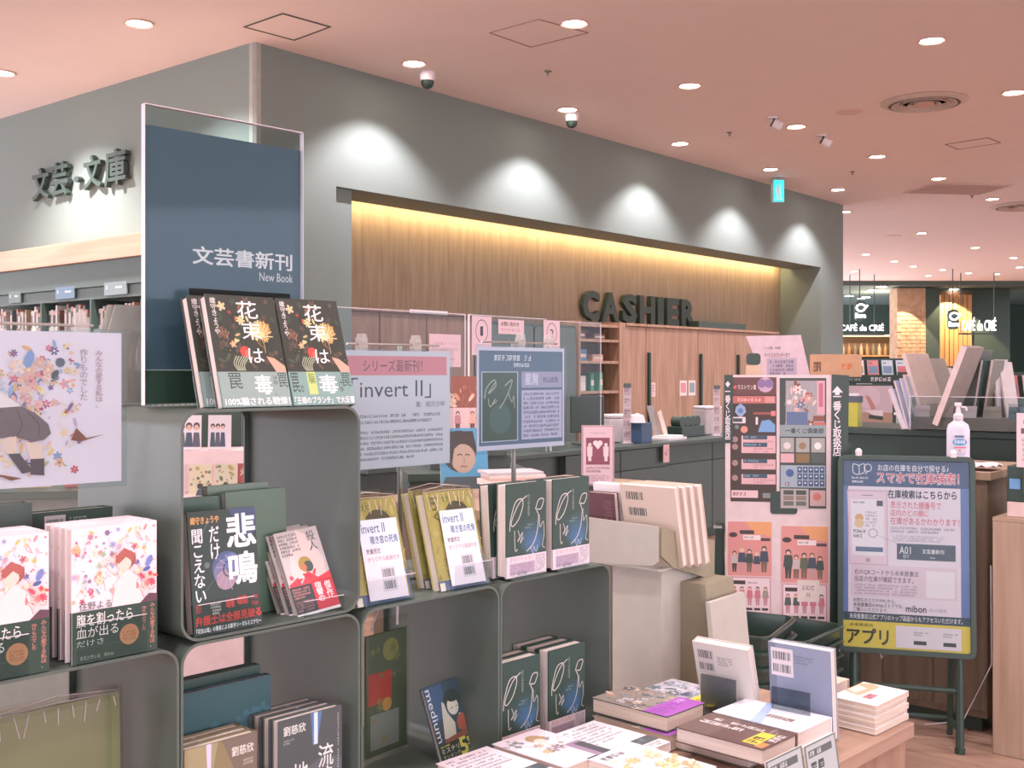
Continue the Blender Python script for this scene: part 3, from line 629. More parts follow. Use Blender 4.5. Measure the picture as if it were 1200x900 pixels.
# dark book with barcode behind and papers
dw0 = U.X(38, .2); dw1 = min(-.004, U.X(132, .2))
b = mk_book(dw1-dw0, .215, .03, 'dark green hardback with white barcode label behind the flowery novels', None, '3f5048', art=lambda A: (A.rect(0, 0, 1, 1, '3f5048'), A.rect(.14, .72, .4, .97, 'b9b2b6'), A.barcode(.17, .86, .37, .94), A.barcode(.17, .75, .37, .83, seed=8), A.lines(.45, .88, .7, .95, 3, 'a8b4ac', 4)))
put(b, U, (dw0+dw1)/2, .20, ZM)
b = mk_book(.2, .235, .03, 'dark hardback lying behind the left flowery novels', None, '4a5852'); put(b, U, dw0-.105, .19, ZM)
# --- bouquet novels on the tall cube ---
xa = (U.X(264, .02)+U.X(334, .02))/2; LE = math.radians(17)
g = 'bouquet novels on the tall cube'
b0 = mk_book(.142, .208, .021, 'bouquet cover novel with grey green band, left facing front copy', g, '4c4f4a', art=art_hana_b, band=(.064, '98ada8')); put(b0, U, xa, .012, ZT, LE)
put(copy_tree(b0), U, xa-.006, .062, ZT, LE, label='bouquet cover novel behind the left front copy')
xb = xa+.147
b1 = mk_book(.142, .208, .021, 'bouquet cover novel with teal and yellow band, right facing', g, '4c4f4a', art=art_hana_c, band=(.064, '8aa9a4')); put(b1, U, xb, .014, ZT, LE)
put(copy_tree(b1), U, xb, .064, ZT, LE, label='bouquet cover novel behind the right facing copy')
t = thing('acrylic_stand', 'clear acrylic easel behind the bouquet novels on the tall cube', 'book stand', U.w((xa+xb)/2, .098, ZT), (0, 0, AU))
MB().box(-.12, .1, 0, .003, .001, .225).build('back_plate', TINTED, t, rot=(-LE, 0, 0)); MB().box(-.12, .1, -.1, .0, .0002, .0016).build('foot', ACR, t)
# --- acrylic sign ---
ys = .195; sx0 = U.X(168, ys); sx1 = U.X(353, ys); szt = U.on(168, 122, ys)[1]; cx = (sx0+sx1)/2; hw = (sx1-sx0)/2
t = thing('sign_panel', 'tall clear acrylic sign with navy new book panel on the tall cube', 'sign', U.w(cx, ys, ZT), (0, 0, AU))
hh = szt-ZT; zb = U.on(168, 433, ys)[1]-ZT; zt = U.on(168, 145, ys)[1]-ZT
MB().box(-hw, hw, -.0065, -.0035, .002, hh).build('acrylic_sheet', ACR, t); MB().box(-hw, hw, .0035, .0055, .002, hh).build('acrylic_sheet', ACR, t)
e = MB(); e.box(-hw-.001, -hw, -.0066, .0056, .002, hh); e.box(hw, hw+.001, -.0066, .0056, .002, hh); e.box(-hw, hw, -.0066, .0056, hh, hh+.0014); e.build('bright_edge', ACRE, t)
MB().box(-hw+.002, hw-.002, .0, .003, zb, zt).build('navy_panel', mat('navy_card', '4d6777', .6, var=.03), t)
MB().box(-hw+.002, hw-.002, .0, .003, .004, zb-.003).build('bookcase_stand_in', mat('bookcase_stand_in_green', '3c5747', .6, var=.03), t)  # added green sheet stands for the dark bookcase showing through clear acrylic
MB().box(-hw, hw, -.05, .06, .0002, .0018).build('foot', ACR, t)
A = Art(2*hw, hh); zz = lambda px, py: (U.on(px, py, ys)[1]-ZT)/hh; xx = lambda px: (U.X(px, ys)-sx0)/(2*hw)
A.text('文芸書新刊', xx(226), zz(226, 309), xx(342), zz(226, 288), 'f1eff4', .02); A.text('New Book', xx(304), zz(304, 329), xx(343), zz(304, 319), 'e8e8ee')
A.build('lettering', PRINT, t)
t = thing('acrylic_holder', 'frosted acrylic block left of the navy sign on the tall cube', 'display stand', U.w((U.X(127, .29)+U.X(168, .29))/2, .29, ZT), (0, 0, AU))
w_ = (U.X(168, .29)-U.X(127, .29))/2; h_ = U.on(140, 357, .29)[1]-ZT
MB().prism([(-w_, 0), (w_, 0), (w_, h_), (-w_*.6, h_), (-w_, h_-.05)], 0, .003, 'y').prism([(-w_, 0), (w_, 0), (w_, h_), (-w_*.6, h_), (-w_, h_-.05)], .03, .033, 'y').build('sheet', FROST, t); MB().box(-w_, w_, -.0, .033, .0002, .003).build('foot', ACRE, t)
# --- inside tall cube: scream novel, red novel, leaning boards ---
x0 = U.X(229, .004); x1 = U.X(309, .004)
b = mk_book(x1-x0, .208, .028, 'black novel with white scream title and blue ammonite in the tall cube', None, '3a4743', art=art_himei, band=(.052, '38443f')); put(b, U, (x0+x1)/2, .008, ZJ, math.radians(7))
stand(U, (x0+x1)/2-.01, .002, ZJ-.0005, .11, lip=.055, label='clear acrylic lip before the black scream novel')
b = mk_book(.097, .162, .012, 'small pink and red paperback leaning back, front copy', 'red paperbacks in the tall cube', 'b9b4b2', art=art_red, pages=PAGES2); bx = (U.X(352, .01)+U.X(402, .01))/2
put(b, U, bx, .016, ZJ, math.radians(24), math.radians(-4)); put(copy_tree(b), U, bx-.006, .034, ZJ, math.radians(24), math.radians(-4), label='small red paperback behind the front copy, middle'); put(copy_tree(b), U, bx-.012, .052, ZJ, math.radians(24), math.radians(-4), label='small red paperback at the back of the three')
stand(U, bx, .006, ZJ-.0005, .09, lip=.028, label='clear acrylic lip before the red paperbacks')
xg = U.X(345, .10)
for i, (x, y, w, h, c) in enumerate([(.075, .10, .14, .222, '476455'), (xg-.085, .09, .13, U.on(345, 570, .1)[1]-ZJ, '5a7766'), (xg-.1, .125, .13, U.on(345, 562, .13)[1]-ZJ, '7a9080')]):
    b = mk_book(w, h, .02, ['green backed novel standing behind the scream novel', 'green backed novel leaning at the rear of the tall cube', 'paler green backed novel at the rear of the tall cube'][i], None, c); put(b, U, x+.38*.0+.02+.0, y, ZJ, .05, 0, .0)
    b.location = U.w(x, y, ZJ)
# --- third column top: wrapped novels ---
def wrapbook(b, w, h, t):
    MB().box(-w/2-.004, w/2+.004, -.0035, -.0015, .001, h+.012).box(-w/2-.004, w/2+.004, t+.001, t+.003, .001, h+.012).build('plastic_wrap', WRAP, b)
    mb = MB(); R_ = random.Random(5)
    for k in range(9):
        x = -w/2+w*(k+.5)/9; mb.tube([(x, -.003, h-.004), (x+R_.uniform(-.01, .01), -.006+R_.uniform(0, .003), h-.02-R_.uniform(0, .02))], .0007, 4)
    for k in range(3):
        z = h+.006-R_.uniform(0, .006); mb.tube([(-w/2, -.002, z), (0, .004, z+R_.uniform(0, .01)), (w/2, .0, z)], .0006, 4)
    mb.build('wrap_crease', ACRE, b)
g = 'wrapped yellow novels on the third cube'
def inv(label, x, y, slip=True, lean=16, copies=0):
    b = mk_book(.139, .206, .024, label, g, 'bdb66c', art=art_invert, band=(.02, '5a6f96'))
    if slip:
        A = Art(.098, .158, 0); art_slip(A); A.build('price_slip', PRINT, b, loc=(.008, -.0055, .006), rot=(0, math.radians(1), 0)); MB().box(-.049, .049, 0, .0003, 0, .158).build('slip_paper', PAPER, b, loc=(.008, -.0053, .006), rot=(0, math.radians(1), 0))
    wrapbook(b, .139, .206, .024); put(b, U, x, y, ZM, math.radians(lean)); return b
xi1 = .379+.008+.0695; xi2 = (U.X(520, .01)+U.X(577, .01))/2
inv('wrapped yellow novel with white slip, left one beside the tall cube', xi1, .02); inv('wrapped yellow novel with white slip, right one', xi2, .02)
inv('wrapped yellow novel behind the left slip copy', xi1-.002, .064, False); inv('wrapped yellow novel behind the right slip copy', xi2-.002, .064, False)
stand(U, xi1, .004, ZM, .12, lip=.052, label='clear acrylic lip before the left wrapped novel'); stand(U, xi2+.008, .004, ZM, .11, lip=.052, label='clear acrylic lip before the right wrapped novel')
# --- fourth column top: two signed dark novels and copies ---
g = 'signed dark novels on the rightmost cube'
b0 = mk_book(.129, .2045, .03, 'thick dark novel with gold brushed title, left front copy on top', g, '3d4f48', art=art_star_b, band=(.046, 'e0d3dc')); xs1 = (U.X(593, .004)+U.X(641, .004))/2; xs2 = (U.X(646.6, .004)+U.X(690, .004))/2+.003
put(b0, U, xs1, .006, ZM+.004); put(copy_tree(b0), U, xs2, .006, ZM+.004, label='thick dark novel with gold brushed title, right front copy on top')
put(copy_tree(b0), U, xs1-.006, .042, ZM+.001, .06, label='dark novel behind the left front copy on top'); put(copy_tree(b0), U, xs2-.004, .042, ZM+.001, .06, label='dark novel behind the right front copy on top')
for x, l in ((xs1, 'left'), (xs2, 'right')):
    t = thing('book_riser', 'thin dark stand foot under the %s brushed title novel' % l, 'book stand', U.w(x, 0, ZM), (0, 0, AU)); MB().box(-.055, .055, -.006, .034, .0002, .003).build('foot', BLACKP, t, bevel=.0008); MB().box(-.05, .05, -.0062, -.005, .003, .009).build('lip', ACR, t)
# --- inside cubes, lower row ---
b = put(copy_tree(b0), U, .758+.075, .012, ZI, label='dark novel with brushed title inside the rightmost cube, left facing'); put(copy_tree(b0), U, .758+.078, .05, ZI, label='dark novel behind the left facing inside the rightmost cube')
put(copy_tree(b0), U, .758+.232, .012, ZI, label='dark novel with brushed title inside the rightmost cube, right facing'); put(copy_tree(b0), U, .758+.230, .05, ZI, label='dark novel behind the right facing inside the rightmost cube'); put(copy_tree(b0), U, .758+.226, .09, ZI, label='rearmost dark novel inside the rightmost cube')
b = mk_book(.112, .165, .014, 'blue mystery paperback with girl and yellow lettering leaning in the third cube', None, '4a5f6c', art=art_medium, pages=PAGES2); put(b, U, (U.X(515, .08)+U.X(568, .08))/2, .08, ZI, math.radians(18), math.radians(-5))
b0 = mk_book(.142, .21, .02, 'dark space novel with blue light beam, front copy', 'space novels in the second cube', '565b5c', art=art_earth); xe = U.X(326, .004)+.075
put(b0, U, xe, .01, ZI)
for i in range(3): put(copy_tree(b0), U, xe-.004-.004*i, .033+.024*i, ZI, label='dark space novel, %s behind the blue beam front copy' % ordn[i])
b0 = mk_book(.142, .205, .02, 'olive gold space novel, front copy at the left of the second cube', 'gold space novels in the second cube', '857a5e', art=art_gold); put(b0, U, .083, .008, ZI)
for i in range(2): put(copy_tree(b0), U, .082, .031+.024*i, ZI, label='olive gold space novel, %s behind the front copy' % ordn[i])
tx = max(U.X(317, .09), .205)
teal = lambda A: (A.rect(0, 0, 1, 1, '3f6067'), A.poly([(0, .4), (.3, .6), (.7, .5), (1, .7), (1, .3), (0, .1)], '4f7884'), A.flowers(.1, .2, .95, .8, 14, ['4a707c', '5d8792', '3c5c62'], 9, (.05, .15)), A.text('水都', .55, .42, .75, .52, '86a6ac'))
for i, (x, y, w, h) in enumerate([(tx-.095, .085, .19, U.on(317, 790, .09)[1]-ZI), (tx-.1, .11, .19, U.on(317, 790, .09)[1]-ZI+.015), (tx-.09, .14, .19, U.on(317, 775, .14)[1]-ZI)]):
    b = mk_book(w, h, .018, ['wide teal art book standing behind the gold space novels', 'dark teal art book behind the front teal one', 'tall dark art book at the rear of the second cube'][i], None, ['40616a', '3a5650', '46544e'][i], art=teal if i == 0 else None); put(b, U, x, y, ZI, .02)
# left cube: olive magazine, dark boxes
b = mk_book(.215, .29, .012, 'olive green magazine in plastic wrap standing in the left cube', None, '9aa07c', name='magazine', art=lambda A: (A.rect(0, 0, 1, 1, '8f9672'), A.rect(.02, .03, .93, .97, '9ba37e'), A.lines(.5, .42, .85, .52, 3, '5c6450', 3), A.rect(.93, 0, 1, 1, 'a9b08a'), A.lines(.1, .1, .5, .14, 1, '5c6450', 4)))
wrapbook(b, .215, .29, .012); put(b, U, U.X(70, .12), .12, ZI, .03)
for i, (x, y, w, h, c) in enumerate([(-.3, .02, .14, .12, '5f6f68'), (-.13, .02, .13, .085, '74827b')]):
    b = mk_book(w, h, .05, ['grey box book at the lower left before the olive magazine', 'low grey book bottom of the left cube'][i], None, c); put(b, U, x, y, ZI)
b = mk_book(.12, .27, .03, 'red and cream paperback stack behind the olive magazine at the picture edge', None, 'd8a496', art=lambda A: (A.rect(0, 0, 1, 1, 'd8c8c0'), A.lines(.05, .3, .95, .98, 9, '4f5450', 5, ['c0605a', '4f5450', '505a80']))); put(b, U, -.305, .23, ZI)
# third cube: clear bags hanging at left rear
t = thing('plastic_bag', 'clear plastic bag with red print inside the third cube, left side', 'bag', U.w(U.X(462, .2), .2, ZI), (0, 0, AU+.1))
MB().box(-.085, .05, 0, .02, .001, .3).build('bag', WRAP, t, bevel=.006)
MB().box(-.08, .045, .006, .012, .01, .27).build('insert', mat('bag_insert', '6c7a60'), t); A = Art(.125, .26, .0055); A.rect(.0, 0, 1, 1, '5c6a58'); A.rect(.05, .42, .62, .68, 'b8564e'); A.circ(.6, .85, .2, '8a8f5c'); A.rect(.1, .05, .8, .34, '8a948e'); A.circ(.5, .4, .12, 'c09a60'); A.flowers(.1, .1, .9, .9, 10, ['7a7f58', '9a8a60'], 8, (.05, .1)); A.build('insert_print', PRINT, t, loc=(-.0175, 0, .01))
MB().tube([(-.06, .01, .28), (-.05, .0, .33), (-.02, -.01, .345), (.01, .0, .33), (.02, .01, .28)], .003).build('handle', ACRE, t, smooth=True)
# ================= POSTERS ON T STANDS =================
POLE = mat('stand_pole', '8d8f8a', .3, .5)
def clip(t, x, z):
    o = MB().box(x-.012, x+.012, -.006, .008, z-.018, z+.014).box(x-.006, x+.006, -.009, .010, z+.006, z+.022).build('clip', CLIP, t, bevel=.001)
CLIP = clear_mat('clip_plastic', 'ddd8d4', diffuse=.35)
def tstand(fr, x, y, zb, ztop, hw_, label, rz=0, clips=(), pole_x=0):
    t = thing('poster_stand', label, 'poster stand', fr.w(x, y, zb), (0, 0, fr.a+rz), 'clip stands')
    MB().tube([(-hw_, 0, ztop-zb), (hw_, 0, ztop-zb)], .0025).build('cross_rod', STEEL, t, smooth=True)
    MB().tube([(pole_x, .005, .004), (pole_x, .005, ztop-zb)], .006).build('pole', POLE, t, smooth=True)
    MB().lathe([(0, 0.0003), (.05, .0003), (.05, .004), (.012, .008), (0, .008)], 20, (pole_x, .005, 0)).build('base', POLE, t, smooth=True)
    for c in clips: clip(t, c, ztop-zb)
    return t
def poster(fr, x, y, z0, w, h, art, label, rz=0, lean=0, sleeve=True, roll=0):
    t = thing('poster', label, 'poster', fr.w(x, y, z0), (lean, roll, fr.a+rz))
    MB().box(-w/2, w/2, .0, .0008, 0, h).build('sheet', PAPER, t)
    A = Art(w, h, 0); art(A); A.build('poster_print', PRINT, t)
    if sleeve: MB().box(-w/2-.008, w/2+.008, -.0036, -.0028, -.008, h+.006).build('clear_sleeve', ACR, t)
    return t
def art_p1(A):
    A.rect(0, 0, 1, 1, 'ece2f2'); A.flowers(.12, .08, .84, .92, 330, PALF+['8fa3cc', 'e3c58a', 'f2d9c6', 'e8dcec', 'f0e2e2'], 41, (.006, .022)); A.flowers(.3, .3, .72, .8, 90, ['f4dcd2', 'f1cdbb', 'e7b7a6', 'f3e3b9', 'cfd4e8'], 43, (.012, .03)); A.flowers(.36, .5, .7, .72, 70, PALF+['8c8494', 'a8a0b0'], 44, (.008, .022))
    A.circ(.42, .72, .1, '8a6a60', 14); A.circ(.43, .7, .07, 'f3dccf', 12); A.poly([(.42, .62), (.5, .66), (.62, .52), (.5, .48)], 'f3e6ea')
    A.poly([(.52, .51), (.62, .52), (.67, .47), (.715, .4), (.725, .34), (.7, .30), (.66, .29), (.62, .31), (.58, .33), (.55, .32), (.5, .335), (.455, .32), (.43, .35), (.44, .4), (.48, .46)], '7a6e72'); A.stroke([(.55, .5), (.52, .42), (.5, .35)], .005, '655a5e'); A.stroke([(.6, .5), (.62, .4), (.6, .33)], .005, '655a5e'); A.stroke([(.64, .48), (.68, .4), (.68, .32)], .005, '655a5e'); A.poly([(.54, .31), (.6, .33), (.6, .22), (.56, .22)], 'f0d6ca'); A.poly([(.63, .29), (.69, .28), (.7, .18), (.65, .18)], 'f0d6ca')
    A.poly([(.57, .22), (.61, .22), (.66, .1), (.62, .09)], '62585e'); A.poly([(.65, .18), (.7, .18), (.7, .07), (.65, .08)], '62585e'); A.poly([(.82, .37), (.86, .3), (.93, .32), (.84, .28), (.8, .29)], '8f5a48'); A.poly([(.52, .1), (.62, .06), (.58, .05)], '8f5a48')
    A.circ(.645, .82, .035, '86a2d6', 8, .5, 1.3); A.circ(.76, .8, .018, '5d6678', 8); A.circ(.74, .72, .02, '4f5a60', 8, .6, 1)
    A.text('みんなの愛する私は、', .893, .5, .923, .88, 'b07a86', .0, True); A.text('作りものでした', .833, .55, .865, .89, 'a88a92', .0, True)
def px_poster(fr, y, pxl, pxr, ptl, pbl, art, label, rz=0, **k):
    x0 = fr.X(pxl, y); x1 = fr.X(pxr, y); zt = fr.on(pxl, ptl, y)[1]; zb = fr.on(pxl, pbl, y)[1]
    return (x0+x1)/2, x1-x0, zb, zt
yp = .09; xr_ = U.X(131, yp); wp = .42; zt = U.on(131, 391, yp)[1]; zb = U.on(131, 562, yp)[1]
poster(U, xr_-wp/2*math.cos(.12), yp+wp/2*math.sin(-.12)*-1*.0-.02, zb, wp, zt-zb, art_p1, 'white flowery girl poster clipped above the left novels', rz=.12*0-.05)
tstand(U, xr_-.14-.04, yp+.012, ZM, zt+.012, .15, 'metal clip stand holding the flowery girl poster', rz=-.05, clips=(.13, -.1), pole_x=-.02)
def art_p2(A):
    A.rect(0, 0, 1, 1, 'd3d5e2'); A.rect(.03, .79, .97, .955, 'd98c98'); A.text('シリーズ最新刊！', .22, .82, .74, .925, '5a4f58'); A.text('「invert Ⅱ」', .12, .59, .82, .77, '4f535c')
    A.text('著：相沢沙呼', .68, .51, .95, .56, '5a5f68'); A.lines(.15, .37, .92, .47, 2, '5d6370', 2, gap=.5); A.lines(.05, .06, .93, .33, 6, '5d6370', 3, gap=.5)
yq = .2
x, w, zb, zt = px_poster(U, yq, 394, 527, 410, 553, None, '')
poster(U, x, yq, zb, w, zt-zb, art_p2, 'pale poster with pink heading clipped above the wrapped yellow novels')
tstand(U, x+.01, yq+.015, ZM, zt+.014, w/2-.03, 'metal clip stand holding the pale poster with pink heading', clips=(-w/2+.07, w/2-.1), pole_x=.02)
def art_p3(A):
    A.rect(0, 0, 1, 1, 'd6d4ea'); A.rect(.02, .045, .98, .965, '5e7690'); A.lines(.18, .86, .86, .93, 1, 'e2e6f0', 4, gap=.25); A.lines(.4, .8, .66, .85, 1, 'e2e6f0', 5, gap=.25)
    A.rect(.045, .08, .45, .76, 'c6d2dc'); A.rect(.055, .088, .44, .752, '4a6058'); A.circ(.25, .3, .12, '55706e', 16)
    A.stroke([(.08, .5), (.1, .6), (.18, .68), (.2, .62), (.12, .55), (.2, .66)], .008, 'b9c0b8'); A.stroke([(.12, .5), (.14, .42), (.2, .5), (.16, .44), (.22, .48)], .007, 'b9c0b8'); A.stroke([(.3, .62), (.38, .68), (.36, .6), (.3, .48), (.24, .4)], .008, 'b9c0b8'); A.stroke([(.34, .55), (.38, .46), (.4, .52), (.41, .4)], .006, 'b9c0b8')
    A.rect(.49, .6, .97, .76, 'a9a6c6'); A.text('星屑', .53, .63, .68, .74, 'dcdcf0', .02); A.text('村山由佳', .74, .65, .92, .71, '4a4c62', .01)
    A.rect(.49, .085, .97, .575, 'c3c0e0'); A.lines(.51, .1, .95, .56, 10, '4c4f6a', 6, gap=.45)
x, w, zb, zt = px_poster(U, yq, 559, 661, 406, 529, None, '')
poster(U, x, yq, zb, w, zt-zb, art_p3, 'blue poster with dark book picture clipped above the brushed title novels')
tstand(U, x+.01, yq+.015, ZM, zt+.012, w/2-.02, 'metal clip stand holding the blue poster', clips=(w/2-.05, 0), pole_x=-.02)
# ================= TABLE WITH BOOKS =================
ZB = .69
T = Fr(.932, 2.594, AU)
t = thing('display_table', 'oak veneered book table in the right foreground', 'table', T.w(-.8, .26, 0), (0, 0, AU))
MB().box(-.8, .8, -.26, .26, ZB-.035, ZB-.001).build('table_top', WOODF, t, bevel=.003)
MB().box(-.785, .785, -.245, .245, .06, ZB-.036).build('body', WOODV, t, bevel=.002); MB().box(-.75, .75, -.21, .21, 0, .059).build('plinth', DARKB, t)
def lay(b, px, py, zt, w, rz=0, label=None):
    x, y = T.flat(px, py, zt); c, s_ = math.cos(rz), math.sin(rz)
    b.location = T.w(x+w/2*c, y+w/2*s_, zt); b.rotation_euler = (-PI/2, 0, T.a+rz)
    if label: b['label'] = label
    return b
def art_purple(A):
    A.rect(0, 0, 1, 1, '9a9088'); A.flowers(.02, .3, .98, .98, 70, ['b8a898', '8a7a70', 'd8c0a8', '6a7078', '8a98a0', 'c8948a', '55585a'], 51, (.04, .12)); A.lines(.1, .62, .9, .74, 1, 'eee8ea', 3, gap=.1); A.lines(.3, .48, .9, .58, 1, 'eee8ea', 4, gap=.1)
    A.rect(0, 0, 1, .32, 'a95cb8'); A.lines(.05, .08, .8, .26, 3, '8a3fa0', 5); A.text('文庫', .7, .2, .92, .28, 'e6c0f0')
def art_yellow(A):
    A.rect(0, 0, 1, 1, 'b9b3bc'); A.flowers(.02, .35, .98, .98, 60, ['8a96a0', '6a7a80', 'd0c8d4', '98a0ac', '5c6668', 'c8c0d0'], 61, (.05, .14)); A.circ(.35, .5, .12, '555a7a', 14, .5); A.rect(0, 0, 1, .36, 'dccb55'); A.lines(.05, .08, .8, .3, 2, '55543a', 7); A.poly([(.8, .36), (1, .36), (1, .1)], '5c6446')
def art_brown(A):
    A.rect(0, 0, 1, 1, '68504c'); A.rect(0, .62, 1, 1, '75605a'); A.lines(.5, .32, .68, .95, 5, 'efe6e6', 8, gap=.12); A.lines(.72, .28, .88, .86, 6, 'efe6e6', 9, gap=.12)
    A.rect(.12, .12, .72, .28, 'e0c84e'); A.lines(.16, .14, .68, .26, 1, '5a4c3a', 3, gap=.1); A.rect(.05, .03, .28, .12, 'd08a52'); A.lines(.4, .02, .95, .11, 1, 'efe6e6', 5, gap=.1); A.lines(.75, .13, .98, .24, 2, 'c8b8b4', 6)
def art_white(A):
    A.rect(0, 0, 1, 1, 'efeaf4'); A.poly([(0, .55), (1, .75), (1, .66), (0, .42)], 'a9bdea'); A.flowers(.1, .75, .9, .95, 8, ['f2dcea', 'e2d4ee'], 3, (.03, .06)); A.rect(.35, .22, .5, .52, '8f7a78'); A.lines(.36, .24, .49, .5, 6, 'efe6ea', 3)
def art_pink(A):
    A.rect(0, 0, 1, 1, 'eddfe8'); A.flowers(.3, .35, .98, .95, 26, ['f0bccb', 'e8a8bc', 'c8b090', '8c8890', 'f4d4dc', 'd9b98a'], 71, (.05, .13)); A.circ(.6, .78, .16, 'b89a74', 12); A.circ(.58, .7, .1, 'f0d6cc', 10); A.flowers(.0, .6, .4, .95, 14, ['7c8286', 'a8a4a8'], 72, (.03, .07)); A.rect(.7, .0, 1, .45, 'a78fa8'); A.rect(.82, 0, 1, .4, '5e5f64')
def art_letters(c1, c2):
    def f(A):
        A.rect(0, 0, 1, 1, c1); A.lines(.08, .45, .9, .95, 7, c2, 12, gap=.5); A.rect(0, .14, 1, .3, '5b6066'); A.flowers(.1, .15, .8, .28, 6, ['8a9298', '70787c'], 5, (.04, .08)); A.lines(.06, .02, .94, .12, 2, c2, 13)
    return f
def art_warm(A):
    A.rect(0, 0, 1, 1, 'ece8f0'); A.flowers(.1, .1, .95, .75, 34, ['f2d9a4', 'eec092', 'f4e4bc', 'e8a884', 'f6efe0'], 81, (.06, .16)); A.lines(.1, .8, .8, .92, 1, '8a8890', 5)
def art_grey(A):
    A.rect(0, 0, 1, 1, '8c9089'); A.flowers(0, 0, 1, 1, 26, ['9aa098', '7c8078', 'a8aca0'], 91, (.06, .14)); A.lines(.3, .3, .6, .92, 3, 'eeeaea', 14, gap=.15); A.circ(.7, .2, .14, 'b0704e', 12)
L_ = [ # px py ztop w h t cover art label
 (783.6, 863, .69+.034, .142, .21, .033, 'cbbcb4', art_purple, 'thick novel with purple band, lower of the two at the cube side', PAGES2),
 (782, 840.5, .69+.070, .142, .21, .033, '4b4f4c', art_purple, 'thick novel with purple band, upper of the two at the cube side', PAGES2),
 (833, 829.5, .69+.032, .142, .21, .031, 'a9a58a', art_yellow, 'patterned novel with yellow band behind the purple banded one', PAGES2),
 (894, 879, .69+.064, .134, .21, .031, '6a524e', art_brown, 'brown covered novel with yellow box lettering', PAGES),
 (878, 884, .69+.031, .142, .21, .030, '8c9089', art_grey, 'grey patterned novel partly under the brown one', PAGES),
 (936, 858.7, .69+.066, .142, .21, .034, 'efeaf4', art_white, 'white novel with pale blue stripe beside the brown one', PAGES),
 (663, 900, .69+.05, .14, .20, .022, 'eddfe8', art_pink, 'pink novel with blond girl picture at the table front', PAGES2),
 (737, 889, .69+.045, .14, .205, .02, 'ece4ec', art_letters('ece4ec', '6c6672'), 'white novel with dark middle band between pink and purple ones', PAGES),
 (790, 921, .69+.05, .14, .21, .022, 'ece8f0', art_warm, 'white novel with warm yellow picture at the bottom edge', PAGES),
 (598, 926, .69+.05, .14, .20, .022, 'ecdce6', art_letters('ecdce6', '57525c'), 'pinkish novel with black lettering at the lower left table end', PAGES2),
]
for px, py, zt, w, h, tk, cv, art, lb, pg in L_:
    lay(mk_book(w, h, tk, lb, None, cv, art=art, pages=pg), px, py, zt, w)
for px, py, zt, w, h, tk, cv, lb in [(663, 900, .69+.0265, .14, .20, .024, 'd9c4b4', 'cream edged novel under the pink girl novel'), (737, 889, .69+.0235, .14, .205, .022, 'cfc4c8', 'pale novel under the dark banded white one'), (936, 858.7, .69+.031, .142, .21, .030, 'd6d0d4', 'pale novel under the white blue striped one'), (790, 921, .69+.0265, .14, .21, .024, 'd8d0cc', 'pale novel under the warm yellow picture one'), (598, 926, .69+.0265, .14, .2, .024, 'd0c4c4', 'pale novel under the pinkish lettered one')]:
    x, y = T.flat(px, py, zt+.024); b = mk_book(w, h, tk, lb, None, cv, pages=PAGES2); b.location = T.w(x+w/2+.002, y+.003, zt); b.rotation_euler = (-PI/2, 0, T.a)
# paperback stack
art_pb = lambda A: (A.rect(0, 0, 1, 1, 'efe6e4'), A.poly([(.3, .6), (.9, .55), (1, .8), (.9, 1), (.4, 1)], 'e2a98c'), A.poly([(.4, .75), (.7, .7), (.8, .95), (.5, .98)], 'f2d8cc'), A.rect(.25, .3, .5, .5, 'c47a86'), A.lines(.25, .3, .5, .5, 2, '6a4a58', 4))
pr = mk_book(.165, .112, .0125, 'small white paperback with orange picture on top of the right stack', 'paperback stack at the table corner', 'e4d6d0', art=art_pb, pages=PAGES2)
x, y = T.flat(1003, 822, .755); sx, sy = T.flat(1027, 828, .755)
for i in range(5):
    b = pr if i == 0 else copy_tree(pr)
    b.location = T.w(sx+.083+[0, .004, -.003, .003, -.002][i], sy+.004*(i % 2), .69+.0130*(5-i)+.0005); b.rotation_euler = (-PI/2, 0, T.a+[0, .02, -.02, .01, -.01][i])
    if i: b['label'] = 'small white paperback in the corner stack, %s from the top' % ordn[i]
b = mk_book(.11, .15, .06, 'teal and orange paperback block behind the corner stack', None, 'd9c0b4', art=lambda A: (A.rect(0, 0, 1, 1, '5aa3ac'), A.rect(0, 0, 1, .55, 'e8c4b0'), A.circ(.5, .35, .2, 'd98f70', 10)), pages=PAGES); x, y = T.flat(985, 800, .752); b.location = T.w(x-.01, y+.0, .752); b.rotation_euler = (-PI/2, 0, T.a)
# two standing books with their backs to us
K = Lf.a
def turned(px, py, ztop, w, h, tk, lean, cover, back, label, zb=ZB, grp=None, Yoff=0, sgn=1):
    """back cover towards us; px,py = top left corner of the visible back"""
    b = mk_book(w, h, tk, label, grp, cover, back=back)
    p = flat(px, py, ztop); e = Vector((math.cos(K), math.sin(K))); n = Vector((-e.y, e.x))
    o = Vector((p.x, p.y))+e*(w/2)+n*(tk*math.cos(lean)+h*math.sin(lean)+Yoff)
    b.location = (o.x, o.y, zb+.0008+tk*math.sin(lean)*.0); b.rotation_euler = (-lean, 0, K+PI); return b
def art_bk1(A):
    A.rect(0, 0, 1, 1, 'd6d0cb'); A.rect(.06, .62, .36, .92, 'cdc4c4'); A.barcode(.08, .81, .34, .91); A.barcode(.08, .66, .34, .75, seed=9); A.lines(.42, .74, .7, .86, 4, '7c8480', 7)
def art_bk2(A):
    A.rect(0, 0, 1, 1, '8f98b0'); A.rect(0, 0, .12, 1, '7c8498'); A.rect(.04, .64, .4, .95, 'ddd4dc'); A.barcode(.07, .82, .36, .91); A.barcode(.07, .68, .36, .77, seed=9); A.lines(.42, .8, .75, .9, 3, '6c7488', 7)
bA = turned(811, 747, .884, .1426, .2, .026, math.radians(16), 'd3cdc8', art_bk1, 'cream book with barcode back turned to us on the table')
